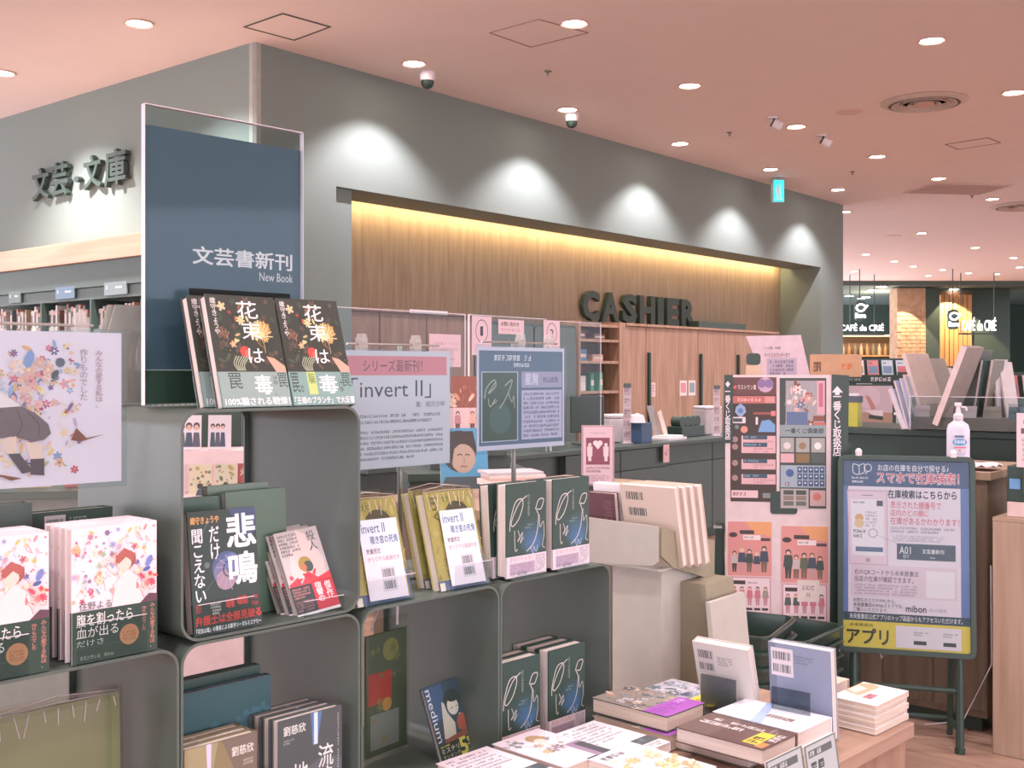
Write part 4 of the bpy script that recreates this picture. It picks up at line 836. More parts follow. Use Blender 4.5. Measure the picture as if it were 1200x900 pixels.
bB = turned(900, 756, .884, .148, .205, .028, math.radians(5), 'a9aebc', art_bk2, 'blue grey book with barcode back turned to us, front right')
for b, lb in ((bA, 'cream barcode book'), (bB, 'blue grey barcode book')):
    t = thing('acrylic_stand', 'clear acrylic easel holding the %s' % lb, 'book stand', b.location+Vector((0, 0, 0)), (0, 0, K))
    e = MB().box(-.045, .045, -.086, -.0835, .001, .115); e.box(-.045, .045, -.084, .03, -.0004, .0006).build('easel', TINT2, t)
# price placards at the table front
def art_pop(A):
    A.rect(0, 0, 1, 1, '6c726f'); A.rect(.04, .03, .96, .97, 'b3b8ba'); A.rect(.1, .74, .85, .88, '5a605e'); A.lines(.14, .76, .8, .86, 1, 'ccd0d0', 3, gap=.1); A.lines(.12, .35, .9, .66, 1, '4a504e', 5, gap=.1); A.lines(.4, .12, .9, .26, 1, '4a504e', 6, gap=.1)
for a, b_, lb in ((897, 939, 'grey framed placard under the brown novel'), (942, 978, 'grey framed placard under the white novel at the table front')):
    xa = T.X(a, -.03); xb = T.X(b_, -.03); w = xb-xa
    t = thing('placard', lb, 'placard', T.w((xa+xb)/2, -.045, T.on((a+b_)/2, 889 if a < 900 else 872, -.045)[1]-.1), (-.15, 0, T.a)); MB().box(-w/2, w/2, .0005, .003, 0, .1).build('card', PAPER, t); A = Art(w, .1); art_pop(A); A.build('placard_print', PRINT, t); MB().box(-w*.2, w*.2, .003, .024, .062, .07).build('clip', ACR, t)
# ================= CARDBOARD DUMP BIN (white) =================
CARD = mat('white_cardboard', 'bdb8b0', .8, var=.04); CARD2 = mat('kraft_cardboard', '9a917c', .8, var=.05)
kx = Fr(.223, 3.30, K); s_ = 1.245
t = thing('cardboard_display', 'white cardboard book dispenser standing right of the metal cubes', 'display stand', kx.w(0, 0, 0), (0, 0, K))
MB().box(.07*s_, .205*s_, .0, .26, 0, .945).build('column', CARD, t, bevel=.003)
MB().prism([(-.02, .945), (.2*s_, .962), (.215*s_, .975), (.215*s_, 1.072), (-.02, 1.08)], -.04, -.034, 'y').build('front_flap', CARD, t)
MB().prism([(-.032, .99), (.03, .95), (.2, .9), (.26, .9), (.26, 1.0), (-.032, 1.07)], .216*s_, .221*s_, 'x').build('side_flap', CARD2, t)
MB().box(-.02, .215*s_, -.033, .26, .9465, .95).build('tray_floor', CARD, t)
MB().prism([(.206*s_, 0), (.36*s_, 0), (.27*s_, .9), (.206*s_, .9)], .1, .26, 'y').build('side_wing', CARD2, t)
MB().prism([(.364*s_, 0), (.375*s_, 0), (.30*s_, .86), (.289*s_, .86)], .06, .26, 'y').build('side_board', CARD, t)
cz = .9505
pb = mk_book(.185, .235, .024, 'cream hardback with barcode in the cardboard dispenser, nearest copy', 'cream books in the cardboard dispenser', 'e2cdbe', back=lambda A: (A.rect(0, 0, 1, 1, 'dcc9bd'), A.barcode(.1, .82, .42, .92), A.barcode(.12, .62, .45, .72, seed=8), A.lines(.15, .45, .55, .5, 2, '9a8478', 3)))
for i in range(4):
    b = pb if i == 0 else copy_tree(pb); b.location = kx.w(.196+.008*i, .085+.028*i, cz); b.rotation_euler = (-math.radians(12), 0, K+PI)
    if i: b['label'] = 'cream hardback in the cardboard dispenser, %s copy back' % ordn[i]
b = mk_book(.1, .2, .02, 'wine red book beside the cream ones in the cardboard dispenser', None, '6a4850', back=lambda A: (A.rect(0, 0, 1, 1, '6a4850'), A.lines(.6, .1, .9, .9, 16, '8a6870', 3, gap=.3))); b.location = kx.w(.04, .05, cz); b.rotation_euler = (-.12, 0, K+PI)
b = mk_book(.1, .225, .03, 'white topped book behind the wine red one', None, 'efe8ec'); b.location = kx.w(.045, .09, cz); b.rotation_euler = (-.12, 0, K+PI)
# ================= LOTTERY PRIZE BOARD =================
def rz_fr(px, Y, ang): return Fr((px-600)/F*Y, Y, ang)
Q = rz_fr(917, 4.7, math.radians(-8))
t = thing('notice_board', 'tall white and black prize notice board standing behind the shopping baskets', 'notice board', Q.w(0, 0, 0), (0, 0, Q.a))
MB().prism(rrect(-.235, .3, .235, 1.488, .02), 0, .03, 'y').build('board', mat('white_board', 'e2d0d2', .5), t)
MB().prism([(-.29, .05), (-.225, .05), (-.24, .86), (-.275, .86)], .031, .06, 'y').prism([(.225, .05), (.3, .05), (.285, 1.2), (.24, 1.2)], .031, .06, 'y').box(-.28, .28, .031, .06, .05, .3).build('black_frame', BLACKM, t)
MB().box(-.26, .24, .0, .2, .0, .03).build('foot', BLACKM, t, bevel=.004)
MB().prism([(-.247, 1.2), (-.205, 1.2), (-.205, 1.488), (-.24, 1.488)], -.006, -.001, 'y').build('left_strip', BLACKP, t)
MB().prism([(.192, .45), (.255, .45), (.27, 1.486), (.2, 1.49)], -.006, -.001, 'y').build('right_strip', BLACKP, t)
MB().prism(rrect(-.05, .905, .06, 1.0, .012, 3), -.004, -.001, 'y').build('black_tab', BLACKP, t)
MB().box(-.285, -.25, -.01, .03, .84, .85).box(.235, .27, -.01, .03, .79, .8).build('ledge_clip', STEEL, t)
A = Art(1, 1, -.0065); A.text('一番くじ取扱店', .5-.237, 1.215, .5-.215, 1.42, 'f0e6ea', .02, True); A.poly([(.2735, 1.435), (.285, 1.455), (.2965, 1.435), (.285, 1.425)][::-1] if 0 else [(.5-.236, 1.45), (.5-.226, 1.435), (.5-.216, 1.45), (.5-.226, 1.462)], 'f0e6ea')
A.build('strip_lettering', PRINT, t); A = Art(1, 1, -.0065); A.text('一番くじ取扱店', .5+.205, 1.15, .5+.238, 1.40, 'f0e6ea', .02, True); A.poly([(.5+.2, 1.415), (.5+.245, 1.415), (.5+.222, 1.442)], 'f0e6ea'); A.rect(.5+.213, 1.405, .5+.231, 1.416, 'f0e6ea'); A.build('strip_lettering', PRINT, t)
def art_k1(A):
    A.rect(0, 0, 1, 1, '4d4440'); A.rect(0, .86, 1, 1, '71504f'); A.circ(.76, .94, .17, 'c9a8c0', 14); A.circ(.68, .95, .1, '8f78a0', 9); A.circ(.84, .95, .1, '8f78a0', 9); A.circ(.1, .92, .04, 'd96a70', 9); A.text('ラストワン賞', .16, .9, .56, .94, 'eee0e4', .01); A.rect(.02, .79, .98, .85, 'c4736e'); A.lines(.08, .8, .7, .84, 1, 'e8c4c4', 2); A.rect(.75, .795, .96, .845, 'd99a96')
    A.poly([(.12, .76), (.22, .79), (.32, .76), (.34, .72), (.22, .67), (.1, .72)], '9ab0d0'); A.circ(.22, .73, .06, '6a84b4', 9)
    A.rect(.03, .63, .33, .68, 'e6dcdc'); A.rect(.06, .64, .26, .67, '4b565c'); A.rect(.5, .7, .95, .72, 'a05f5a'); A.rect(.88, .69, .98, .73, 'd98a88'); A.circ(.3, .58, .08, 'd99a8c', 10); A.circ(.14, .6, .05, '7a8a8a', 8); A.poly([(.6, .56), (.97, .56), (.97, .62), (.85, .66), (.68, .65)], '7fa6d4'); A.rect(.55, .62, .6, .68, 'e6dce0')
    for z, c in ((.5, 3), (.44, 5), (.31, 7), (.19, 9)):
        A.rect(.24, z-.05, .98, z+.03, 'ddb4b8'); A.rect(.28, z+.0, .8, z+.035, '4a5c68'); A.lines(.3, z+.005, .78, z+.03, 1, '8fb0c0', c); A.lines(.5, z-.045, .96, z-.005, 2, 'b8868c', c); A.circ(.1, z, .07, 'a88888', 8)
    A.rect(.02, .03, .6, .09, 'e6c8cc'); A.lines(.05, .04, .56, .08, 1, '8a5a64', 4); A.rect(.7, .03, .95, .07, '8a8c90')
def art_k2(A):
    A.rect(0, 0, 1, 1, '4b5652'); A.rect(.13, .62, .96, .98, 'a8a4a8'); A.flowers(.2, .64, .75, .96, 30, ['d8a8a0', 'e8c8c0', '8c6058', '6c7c9c', 'b87068', 'f0dcd8'], 5, (.05, .12)); A.rect(.15, .62, .6, .74, '66789c'); A.rect(.8, .72, .97, .98, 'dcaab4'); A.rect(.84, .78, .93, .96, 'c07888'); A.rect(.72, .67, .96, .71, '8c5c50'); A.rect(.74, .62, .98, .66, 'cc7060')
    A.rect(.0, .55, 1, .64, '93a0a4'); A.text('一番くじ倶楽部', .12, .575, .94, .615, '3c4448', .02)
    for i in range(3):
        A.rect(.02+.33*i, .43, .31+.33*i, .54, 'a9a8a4'); A.rect(.02+.33*i, .35, .31+.33*i, .42, ['d9b0b4', '8c7454', '5c6464'][i]); A.circ(.16+.33*i, .48, .08, ['dcd4d8', '9a8064', 'e8e4e0'][i], 9)
    A.rect(.02, .16, .98, .33, '9fb0bc'); A.circ(.22, .27, .09, '50689c', 9); A.text('12', .12, .17, .22, .2, 'a05060', .02)
    for i in range(5):
        for j in range(3): A.rect(.38+.12*i, .17+.052*j, .48+.12*i, .215+.052*j, '4c6080'); A.circ(.43+.12*i, .195+.052*j, .025, 'c8d0e0', 6)
    A.rect(.02, .0, .62, .15, 'b4acac')
    for i in range(2):
        for j in range(3): A.rect(.08+.27*i, .02+.042*j, .3+.27*i, .054+.042*j, ['6c7068', '8c8074', '505850'][j])
    A.rect(.65, .02, .98, .14, 'c8a8a8'); A.circ(.8, .09, .09, 'c87c70', 9)
def art_k3(seed):
    def f(A):
        R_ = random.Random(seed); A.rect(0, 0, 1, 1, 'e6cccf'); A.rect(0, .43, 1, 1, 'dc9a94'); A.poly([(.4, 1), (1, 1), (1, .85), (.6, .88)], 'e8a878'); A.circ(.12, .86, .1, '50484a', 12, .6); A.rect(.27, .87, .6, .91, '50484a'); A.rect(.35, .81, .75, .86, 'f0e4e6'); A.lines(.37, .82, .72, .85, 1, '8a7074', 4); A.rect(.75, .8, .97, .83, '5c4c50')
        for i in range(5): A.figure(.15+.17*i, .47, .25+R_.uniform(-.04, .05), R_.choice(['4c4c4c', '6a5850', '8a6a50', 'd8c8a0']), R_.choice(['4f5858', '66705c', 'c8b8b8', '505868']), R_.choice(['48504e', '7c6c60', 'c8a0a0']))
        A.rect(.02, .02, .98, .42, 'c88a94'); A.rect(.04, .03, .96, .41, 'ecd8dc'); A.rect(.08, .34, .4, .38, '4c4446'); A.lines(.45, .345, .8, .37, 1, '8a7074', 5)
        for i in range(5): A.figure(.14+.18*i, .12, .2, R_.choice(['4c4c4c', 'b86068', '8a6a50']), R_.choice(['d0808c', '5c6460', 'a89890']), 'c8909a'); A.rect(.06+.18*i, .07, .2+.18*i, .095, '50484a')
    return f
for x0, x1, z0, z1, art, lb in [(-.215, -.025, .955, 1.478, art_k1, 'tall dark prize list poster, upper left on the white board'), (-.012, .178, .93, 1.475, art_k2, 'tall grey prize picture poster, upper right on the white board'), (-.225, -.045, .47, .87, art_k3(1), 'pink figure poster, lower left on the white board'), (-.005, .185, .44, .855, art_k3(2), 'pink figure poster, lower right on the white board with a white note')]:
    w = x1-x0; p = thing('poster', lb, 'poster', Q.w((x0+x1)/2, -.0012, z0), (0, 0, Q.a)); MB().box(-w/2, w/2, -.001, 0, 0, z1-z0).build('sheet', PAPER, p)
    A = Art(w, z1-z0, -.001); art(A); A.build('poster_print', PRINT, p)
    if 'white note' in lb: MB().box(-.03, .06, -.004, -.002, .1, .19).build('note', PAPER, p); A = Art(.09, .09, -.004); A.lines(.2, .2, .8, .8, 2, 'a08a98', 3); A.build('note_writing', PRINT, p, loc=(.015, 0, .1))
t = thing('card_sign', 'orange brown cardboard sign on top of the prize board right end', 'sign', Q.w(.22, .06, 1.42), (0, 0, Q.a-.1)); MB().box(-.1, .11, 0, .006, .06, .155).build('card', mat('orange_card', 'c49a78', .7), t); MB().box(-.02, .02, .006, .012, -.1, .1).build('prop', CARD2, t)
A = Art(.21, .09, 0); A.lines(.05, .2, .5, .7, 1, '7a5440', 4, gap=.1); A.lines(.6, .3, .95, .6, 1, 'd87a50', 5, gap=.1); A.build('card_writing', PRINT, t, loc=(.005, 0, .062))
# pinkish hanging notice behind (on the counter)
N_ = rz_fr(905, 5.6, -.1)
t = thing('notice_stand', 'slanted pale pink notice sheet in acrylic above the prize board', 'notice', N_.w(0, 0, 1.0), (0, 0, N_.a))
MB().prism([(-.04, .46), (-.13, .68), (.14, .685), (.19, .46)], 0, .002, 'y').build('sheet', mat('pale_pink_sheet', 'd9bcc4', .5), t)
A = Art(.33, .22, -.001); A.text('～１階・別館', .32, .7, .56, .76, '6a5c66', .01); A.text('サービスカウンターまで', .32, .52, .7, .62, '6a5c66', .01); A.rect(.36, .05, .8, .5, 'b8a8b8'); A.lines(.4, .1, .76, .46, 4, '6a5c74', 4); A.build('sheet_print', PRINT, t, loc=(.02, 0, .46)); MB().box(-.02, .08, .003, .06, 0, .46).build('support', ACR, t)
MB().box(-.1, .15, -.05, .1, -.002, 0).build('foot', ACR, t)
t = thing('cardboard_mascot_stand', 'small cream paper stand on top of the prize board', 'card stand', Q.w(-.115, .06, 1.46), (0, 0, Q.a)); MB().prism([(-.035, .0), (.035, .0), (.03, .07), (-.03, .07)], 0, .01, 'y').build('card', mat('cream_card', 'd6b8a0', .7), t); MB().prism(rrect(-.03, .07, .03, .12, .015, 3), .001, .009, 'y').build('dark_top', DARKB, t)
# ================= SHOPPING BASKETS =================
def basket_mesh():
    mb = MB(); tops = rrect(-.19, -.125, .19, .125, .04, 4); bots = rrect(-.165, -.1, .165, .1, .035, 4); n = len(tops)
    return tops, bots, n
BK = mat('black_basket_plastic', '2f423b', .3, coat=.3)
def basket(x, y, z, rz, label, src=None):
    if src: b = copy_tree(src); b.location = (x, y, z); b.rotation_euler = (0, 0, rz); b['label'] = label; return b
    b = thing('shopping_basket', label, 'basket', (x, y, z), (0, 0, rz), 'black shopping baskets')
    tops, bots, n = basket_mesh(); ti = [(a*.975, c*.965) for a, c in tops]; bi = [(a*.97, c*.96) for a, c in bots]
    vs = [(a, c, 0) for a, c in bots]+[(a, c, .2) for a, c in tops]+[(a, c, .2) for a, c in ti]+[(a, c, .006) for a, c in bi]; fs = []
    for i in range(n):
        j = (i+1) % n; fs += [(i, j, n+j, n+i), (n+i, n+j, 2*n+j, 2*n+i), (2*n+i, 2*n+j, 3*n+j, 3*n+i)]
    fs += [tuple(range(n-1, -1, -1)), tuple(range(3*n, 4*n))]; MB().add(vs, fs).build('body', BK, b, smooth=True)
    mb = MB(); o = [(a*1.03, c*1.045) for a, c in tops]; mb.ring(o, ti, .192, .203, 'z'); mb.build('rim', BK, b, bevel=.002)
    MB().tube([(-.17, -.13, .195), (-.12, -.145, .205), (.12, -.145, .205), (.17, -.13, .195)], .005).build('handle', BK, b, smooth=True); MB().tube([(-.17, .13, .195), (-.12, .145, .205), (.12, .145, .205), (.17, .13, .195)], .005).build('handle', BK, b, smooth=True)
    return b
for cx_, cy_, a_, zt_, pl_ in ((.845, 4.02, math.radians(62), .60, 'left'), (1.10, 4.37, math.radians(52), .50, 'right')):
    z = .06; t = thing('basket_cart', 'low dark cart under the %s shopping basket pile' % pl_, 'cart', (cx_, cy_, 0), (0, 0, a_)); MB().box(-.19, .19, -.12, .12, .035, z-.001).build('deck', BLACKM, t, bevel=.004)
    for sx in (-.15, .15):
        for sy in (-.09, .09): MB().lathe([(0, 0), (.016, 0), (.016, .034), (0, .034)], 10, (sx, sy, 0)).build('caster', BLACKM, t)
    n_ = int((zt_-.2-z)/.055)+1; src_ = None
    for i in range(n_):
        lb = 'black shopping basket, %s of the %s pile' % (['lowest', 'second', 'third', 'fourth', 'fifth', 'sixth', 'seventh', 'eighth'][i] if i < n_-1 else 'topmost', pl_)
        b = basket(cx_, cy_, zt_-.203-.055*(n_-1-i), a_, lb, src_); src_ = src_ or b
# ================= APP NOTICE EASEL =================
E = Fr(1.578, 4.49, math.radians(-16.2))
t = thing('easel_sign', 'black framed blue and white stock search sign on a tubular easel', 'sign', E.w(0, 0, 0), (0, 0, E.a))
LN = math.radians(4)
fw, z0_, z1_ = .262, .37, 1.165
rt = (-LN, 0, 0); lc = (0, -.03, z0_); hh = z1_-z0_
MB().ring(rrect(-fw, 0, fw, hh, .03, 4), rrect(-fw+.022, .022, fw-.022, hh-.022, .008, 4), 0, .025).build('frame', BLACKP, t, loc=lc, rot=rt, bevel=.002)
MB().box(-fw+.02, fw-.02, .01, .02, .02, hh-.02).build('backing', mat('sign_blue', '6478a4', .3, coat=.4), t, loc=lc, rot=rt)
A = Art(2*fw-.044, hh-.044, .0098)
A.poly([(0, 0), (1, 0), (1, 1), (0, 1)], '7185b8'); A.rect(0, .86, 1, 1, '59688a'); A.rect(.04, .17, .93, .86, 'f0e0ec'); A.rect(0, 0, 1, .14, 'e6cf5e'); A.rect(0, .14, 1, .185, '4a5a68')
A.text('お店の在庫を自分で探せる♪', .28, .945, .84, .98, 'f2eef6', .01)
for dx, dz, c, bo in ((0, 0, 'f4eef4', .06), (0, 0, 'd9586a', .018)): A.text('スマホで在庫検索！', .27, .88, .92, .94, c, bo)
A.stroke([(.08, .98), (.08, .935), (.125, .925), (.125, .97), (.08, .98)], .006, 'f0eef4'); A.stroke([(.125, .97), (.17, .98), (.17, .935), (.125, .925)], .006, 'f0eef4'); A.stroke([(.2+.03*math.cos(k), .96+.02*math.sin(k)) for k in [x*.7 for x in range(10)]], .006, 'f0eef4'); A.stroke([(.2, .943), (.18, .925)], .007, 'f0eef4')
A.text('Book Search', .07, .9, .2, .912, 'f0eef4', .01); A.lines(.07, .875, .2, .893, 1, 'f0eef4', 5)
A.text('在庫検索はこちらから', .36, .80, .9, .845, '4c4e5c', .03)
A.text('表示された棚番号で', .38, .745, .78, .785, 'dc6a7a', .01); A.text('店内のどの棚に', .38, .705, .68, .74, 'dc6a7a', .01); A.text('在庫があるかわかります！', .38, .66, .92, .7, 'dc6a7a', .01); A.lines(.38, .615, .9, .65, 2, '8a8496', 3); A.lines(.4, .57, .8, .605, 3, 'b0a4b4', 4)
A.rect(.43, .475, .89, .56, '55626e'); A.text('A01', .45, .505, .54, .545, 'f0eef4'); A.text('01', .48, .483, .52, .502, 'd8d8e0'); A.text('文芸書新刊', .63, .51, .8, .535, 'f0eef4', .01); A.rect(.69, .488, .73, .492, 'c8ccd4')
A.poly([(.05+.0, .44), (.36, .44), (.355, .84), (.03, .84)], 'd9b4c8'); A.poly([(.055, .445), (.352, .445), (.347, .833), (.037, .833)], 'f0d4e2'); A.poly([(.075, .49), (.33, .49), (.325, .79), (.06, .79)], 'f6eaf2'); A.rect(.15, .81, .24, .814, '8a7a8c'); A.circ(.2, .465, .02, 'c8a8b8', 12); A.rect(.1, .51, .32, .535, '6a7894')
A.lines(.08, .765, .24, .78, 1, '6a6a7c', 4); A.rect(.27, .755, .32, .785, '5c5c6c'); A.circ(.13, .69, .035, 'e6b080', 9); A.circ(.13, .66, .04, 'eac8a0', 9); A.lines(.18, .64, .28, .73, 5, 'a8a0b0', 6); A.stroke([(.24+.035*math.cos(k), .61+.022*math.sin(k)) for k in [x*.7 for x in range(10)]], .005, '8a7a8c'); A.stroke([(.275, .6), (.43, .56)], .003, 'a89aa8'); A.lines(.08, .58, .2, .63, 2, '6a6a7c', 7)
A.rect(.06, .27, .9, .44, 'ebd2e0'); A.text('右のQRコードから未来屋書店', .09, .385, .6, .415, '5a5462', .01); A.text('当店の在庫が確認できます。', .09, .35, .56, .38, '5a5462', .01); A.lines(.09, .28, .6, .34, 4, 'a090a4', 8)
A.rect(.66, .28, .88, .42, 'f4e8f0'); A.text('お持ちのスマホやPCから、', .08, .24, .42, .262, '5a5462', .01); A.text('未来屋書店のWebストアでも', .08, .215, .47, .237, '5a5462', .01); A.text('ご購入いただけます。', .08, .19, .36, .211, '5a5462', .01)
A.text('mibon', .5, .2, .66, .235, '55586a', .02); A.text('本の通販', .68, .205, .82, .225, 'b0a4b4'); A.text('未来屋書店公式アプリのトップ画面からもアクセスいただけます。', .05, .15, .94, .178, 'eee8f0', .01)
A.text('未来屋書店', .05, .11, .24, .128, '5c5a3c', .0); A.text('アプリ', .03, .02, .36, .1, '4a4a3c', .03); A.rect(.42, .01, .93, .125, 'ece0ea')
for x in (.56, .79): A.lines(x, .075, x+.12, .1, 2, '8a8496', 5); A.rect(x, .03, x+.1, .05, '4c4e54')
A.build('sign_print', PRINT, t, loc=(0, -.03, z0_+.022), rot=rt)
MB().box(-fw+.023, fw-.023, .002, .0035, .023, hh-.023).build('clear_cover', ACR, t, loc=lc, rot=rt)
for x in (-.2, .2):
    MB().tube([(x, -.03, .012), (x, -.005, .36), (x, .07, 1.1)], .016, 8).build('leg', BLACKM, t, smooth=True); MB().tube([(x*.9, .17, .012), (x*.95, .09, 1.05)], .012, 8).build('rear_leg', BLACKM, t, smooth=True)
    MB().lathe([(0, 0), (.02, 0), (.02, .02), (0, .02)], 10, (x, -.03, 0)).build('foot', BLACKP, t); MB().lathe([(0, .0), (.012, 0), (.014, .02), (.006, .03), (0, .03)], 10, (x*.9, .02, hh+z0_-.005)).build('suction_knob', WHITEP, t)
MB().tube([(-.2, -.012, .24), (.2, -.012, .24)], .011).build('cross_bar', BLACKM, t, smooth=True); MB().tube([(.2, -.02, .08), (.18, .16, .08)], .010).tube([(-.2, -.02, .08), (-.18, .16, .08)], .010).build('side_bar', BLACKM, t, smooth=True); MB().tube([(-.18, .165, .08), (.18, .165, .08)], .01).build('rear_bar', BLACKM, t, smooth=True)
# ================= KIOSKS AT THE RIGHT =================
KW = wood('kiosk_wood', '6f5f50', '8a7664', 'z', 1.8, .5, 8); KL = wood('kiosk_wood_light', '9f8571', 'b99e89', 'x', 1.8, .5, 9); KLV = wood('kiosk_wood_light_up', '9f8571', 'b99e89', 'z', 1.8, .5, 9)
k1 = Fr(1.97, 4.645, K)      # origin: near corner; x negative to the left
t = thing('wood_kiosk', 'brown wooden cabinet behind the stock search sign', 'cabinet', k1.w(-.33, .3, 0), (0, 0, K))
MB().box(-.33, .33, -.3, .3, .06, 1.05).build('body', KW, t, bevel=.003); MB().box(-.35, .35, -.32, .32, 1.051, 1.086).build('top_board', KLV, t, bevel=.003); MB().box(-.3, .3, -.27, .27, 0, .059).build('plinth', DARKB, t)
for i in range(3): MB().box(-.325+.22*i, -.115+.22*i, -.306, -.3005, .09, 1.03).build('panel', KW, t, bevel=.002)
MB().tube([(-.1, -.33, .55), (-.14, -.35, .4), (-.1, -.34, .25), (-.05, -.35, .33), (-.08, -.34, .5), (-.14, -.34, .52)], .0035).build('white_cable', WHITEP, t, smooth=True)
MB().tube([(.345, -.3, .7), (.36, -.34, .3), (.25, -.36, .05), (.1, -.38, .012)], .0035).build('white_cable', WHITEP, t, smooth=True)
k2 = Fr(flat(1163, 883, 0).x, flat(1163, 883, 0).y, K)
t = thing('wood_desk', 'light wooden desk end cut by the right picture edge', 'desk', k2.w(.5, .25, 0), (0, 0, K))
MB().box(-.5, -.38, -.25, .25, 0, .915).build('leg_panel', KLV, t, bevel=.003); MB().box(-.38, .5, .0, .25, .1, .62).build('dark_recess', BLACKM, t); MB().box(-.379, .5, -.24, .25, .66, .915).build('apron', KL, t, bevel=.003); MB().box(-.5, .5, -.25, .25, .916, .93).build('desk_top', KL, t)
MB().box(-.46, .5, -.2, .22, .931, .99).build('white_tray', mat('pinkish_white_board', 'dcc0bc', .5), t, bevel=.003)
t2 = thing('dark_drawer_box', 'dark drawer unit on the white tray at the right edge', 'drawer unit', k2.w(.5, .25, .991), (0, 0, K)); MB().box(-.46, .5, -.2, .2, .0, .14).build('body', BLACKP, t2, bevel=.004); MB().box(-.4, .46, -.212, -.2005, .03, .13).build('drawer', DARKB, t2, bevel=.003); MB().box(-.3, .3, -.222, -.2125, .05, .062).build('handle', STEEL, t2); MB().box(-.45, -.41, -.2025, -.2003, .05, .09).build('blue_tag', mat('blue_tag', '6f9fd0'), t2)
t = thing('price_card', 'white notice card in the upper right beyond the soap bottle', 'notice', k2.w(.13, .0, 1.1315), (0, 0, K)); MB().box(-.04, .12, 0, .003, 0, .21).build('card', PAPER, t); A = Art(.16, .21); A.rect(0, 0, 1, 1, 'e4cdd0'); A.lines(.15, .78, .9, .9, 1, '5a5058', 3); A.rect(.1, .62, .95, .72, '6c5c66'); A.lines(.12, .1, .9, .55, 5, 'a48c94', 4); A.build('card_print', PRINT, t, loc=(.04, 0, 0)); MB().box(-.04, .12, .003, .05, 0, .003).build('foot', ACR, t)
# cloth and bottle
pc = at(1135, 545, 4.85); R_ = random.Random(6)
vs = []; fs = []; nx, ny = 14, 10
for j in range(ny):
    for i in range(nx):
        u = i/(nx-1)-.5; v = j/(ny-1)-.5; vs.append((u*.27, v*.16, .012+.012*abs(math.sin(i*1.3+j*.6))+R_.uniform(0, .008)))
for j in range(ny-1):
    for i in range(nx-1): a = j*nx+i; fs.append((a, a+1, a+nx+1, a+nx))
o = MB().add(vs, fs).build('cloth', mat('white_cloth', 'efe4e8', .9), smooth=True, loc=k1.w(-.12, .09, 1.0865), rot=(0, 0, K)); m_ = o.modifiers.new('s', 'SOLIDIFY'); m_.thickness = .006; tag(o, 'crumpled white cloth under the soap bottle on the wooden cabinet', 'cloth')
t = thing('pump_bottle', 'white hand sanitiser pump bottle standing on the crumpled cloth', 'bottle', k1.w(-.16, .13, 1.118), (0, 0, -.2))
MB().lathe([(0, 0), (.044, 0), (.048, .006), (.048, .13), (.042, .155), (.022, .17), (.018, .176), (0, .176)], 24, sx=1, sy=.7).build('bottle', mat('bottle_white', 'dcd6e4', .25), t, smooth=True)
MB().lathe([(.019, .1765), (.021, .18), (.02, .198), (.012, .204), (.008, .232), (0, .232)], 16).build('cap', WHITEP, t, smooth=True); MB().box(-.014, .012, -.012, .012, .233, .25).prism([(.012, .236), (.036, .232), (.038, .214), (.031, .214), (.028, .226), (.012, .228)], -.006, .006, 'y').build('nozzle', WHITEP, t, bevel=.003)
A = Art(.07, .11, -.0345); A.circ(.5, .6, .42, '5f9ccc', 18, .5); A.rect(.2, .78, .75, .86, '6a7a9a'); A.text('手指消毒', .18, .54, .82, .68, 'eef2f8', .02); A.rect(.15, .36, .85, .41, 'd8707c'); A.circ(.5, .28, .06, 'd8707c', 8); A.lines(.15, .05, .85, .2, 3, '7a84a0', 4); A.build('label_print', PRINT, t, loc=(0, 0, .015))
# ---- black counter with acrylic cases ----
kc = Fr(at(1090, 0, 5.75).x, 5.75, K)
t = thing('black_counter', 'long black counter holding the acrylic board cases', 'counter', kc.w(.1, .3, 0), (0, 0, K)); MB().box(-.75, 1.1, -.3, .3, 0, 1.17).build('body', BLACKM, t, bevel=.004); MB().box(-.78, 1.12, -.33, .33, 1.171, 1.205).build('worktop', DARKB, t, bevel=.003)
t = thing('acrylic_case', 'long clear acrylic case with small cards on the black counter', 'display case', kc.w(.35, .1, 1.2055), (0, 0, K))
mb = MB(); mb.box(-.42, .6, -.2, -.195, 0, .17).box(-.42, .6, .195, .2, 0, .13).box(-.42, -.415, -.195, .195, 0, .17).box(.1, .105, -.194, .194, 0, .16).box(-.414, .6, -.194, .194, .001, .005); mb.build('case', ACR, t); MB().box(-.42, .6, -.2005, -.1945, .17, .173).box(-.421, -.4145, -.2, -.194, 0, .17).build('bright_edge', ACRE, t)
cr = random.Random(2)
for i in range(9):
    c = cr.choice(['b0a0a4', '5c6a70', '8a8078', '7088a4', 'c0aeb0', '6a6058']); o = MB().box(-.04, .04, 0, .004, 0, .06).build('small_card', mat('card_'+c, c), loc=kc.w(-.02+.115*i, -.07, 1.2125+.06*(1)), rot=(-.25, 0, K)); tag(o, 'small card standing in the acrylic case, %s from its left end' % ['first', 'second', 'third', 'fourth', 'fifth', 'sixth', 'seventh', 'eighth', 'ninth'][i], 'card', 'small cards in the acrylic case')
o = MB().box(-.41, .6, -.19, -.03, 0, .062).build('card_riser', mat('riser', '77706c'), loc=kc.w(.35, .1, 1.211), rot=(0, 0, K)); tag(o, 'grey riser block inside the acrylic case', 'riser')
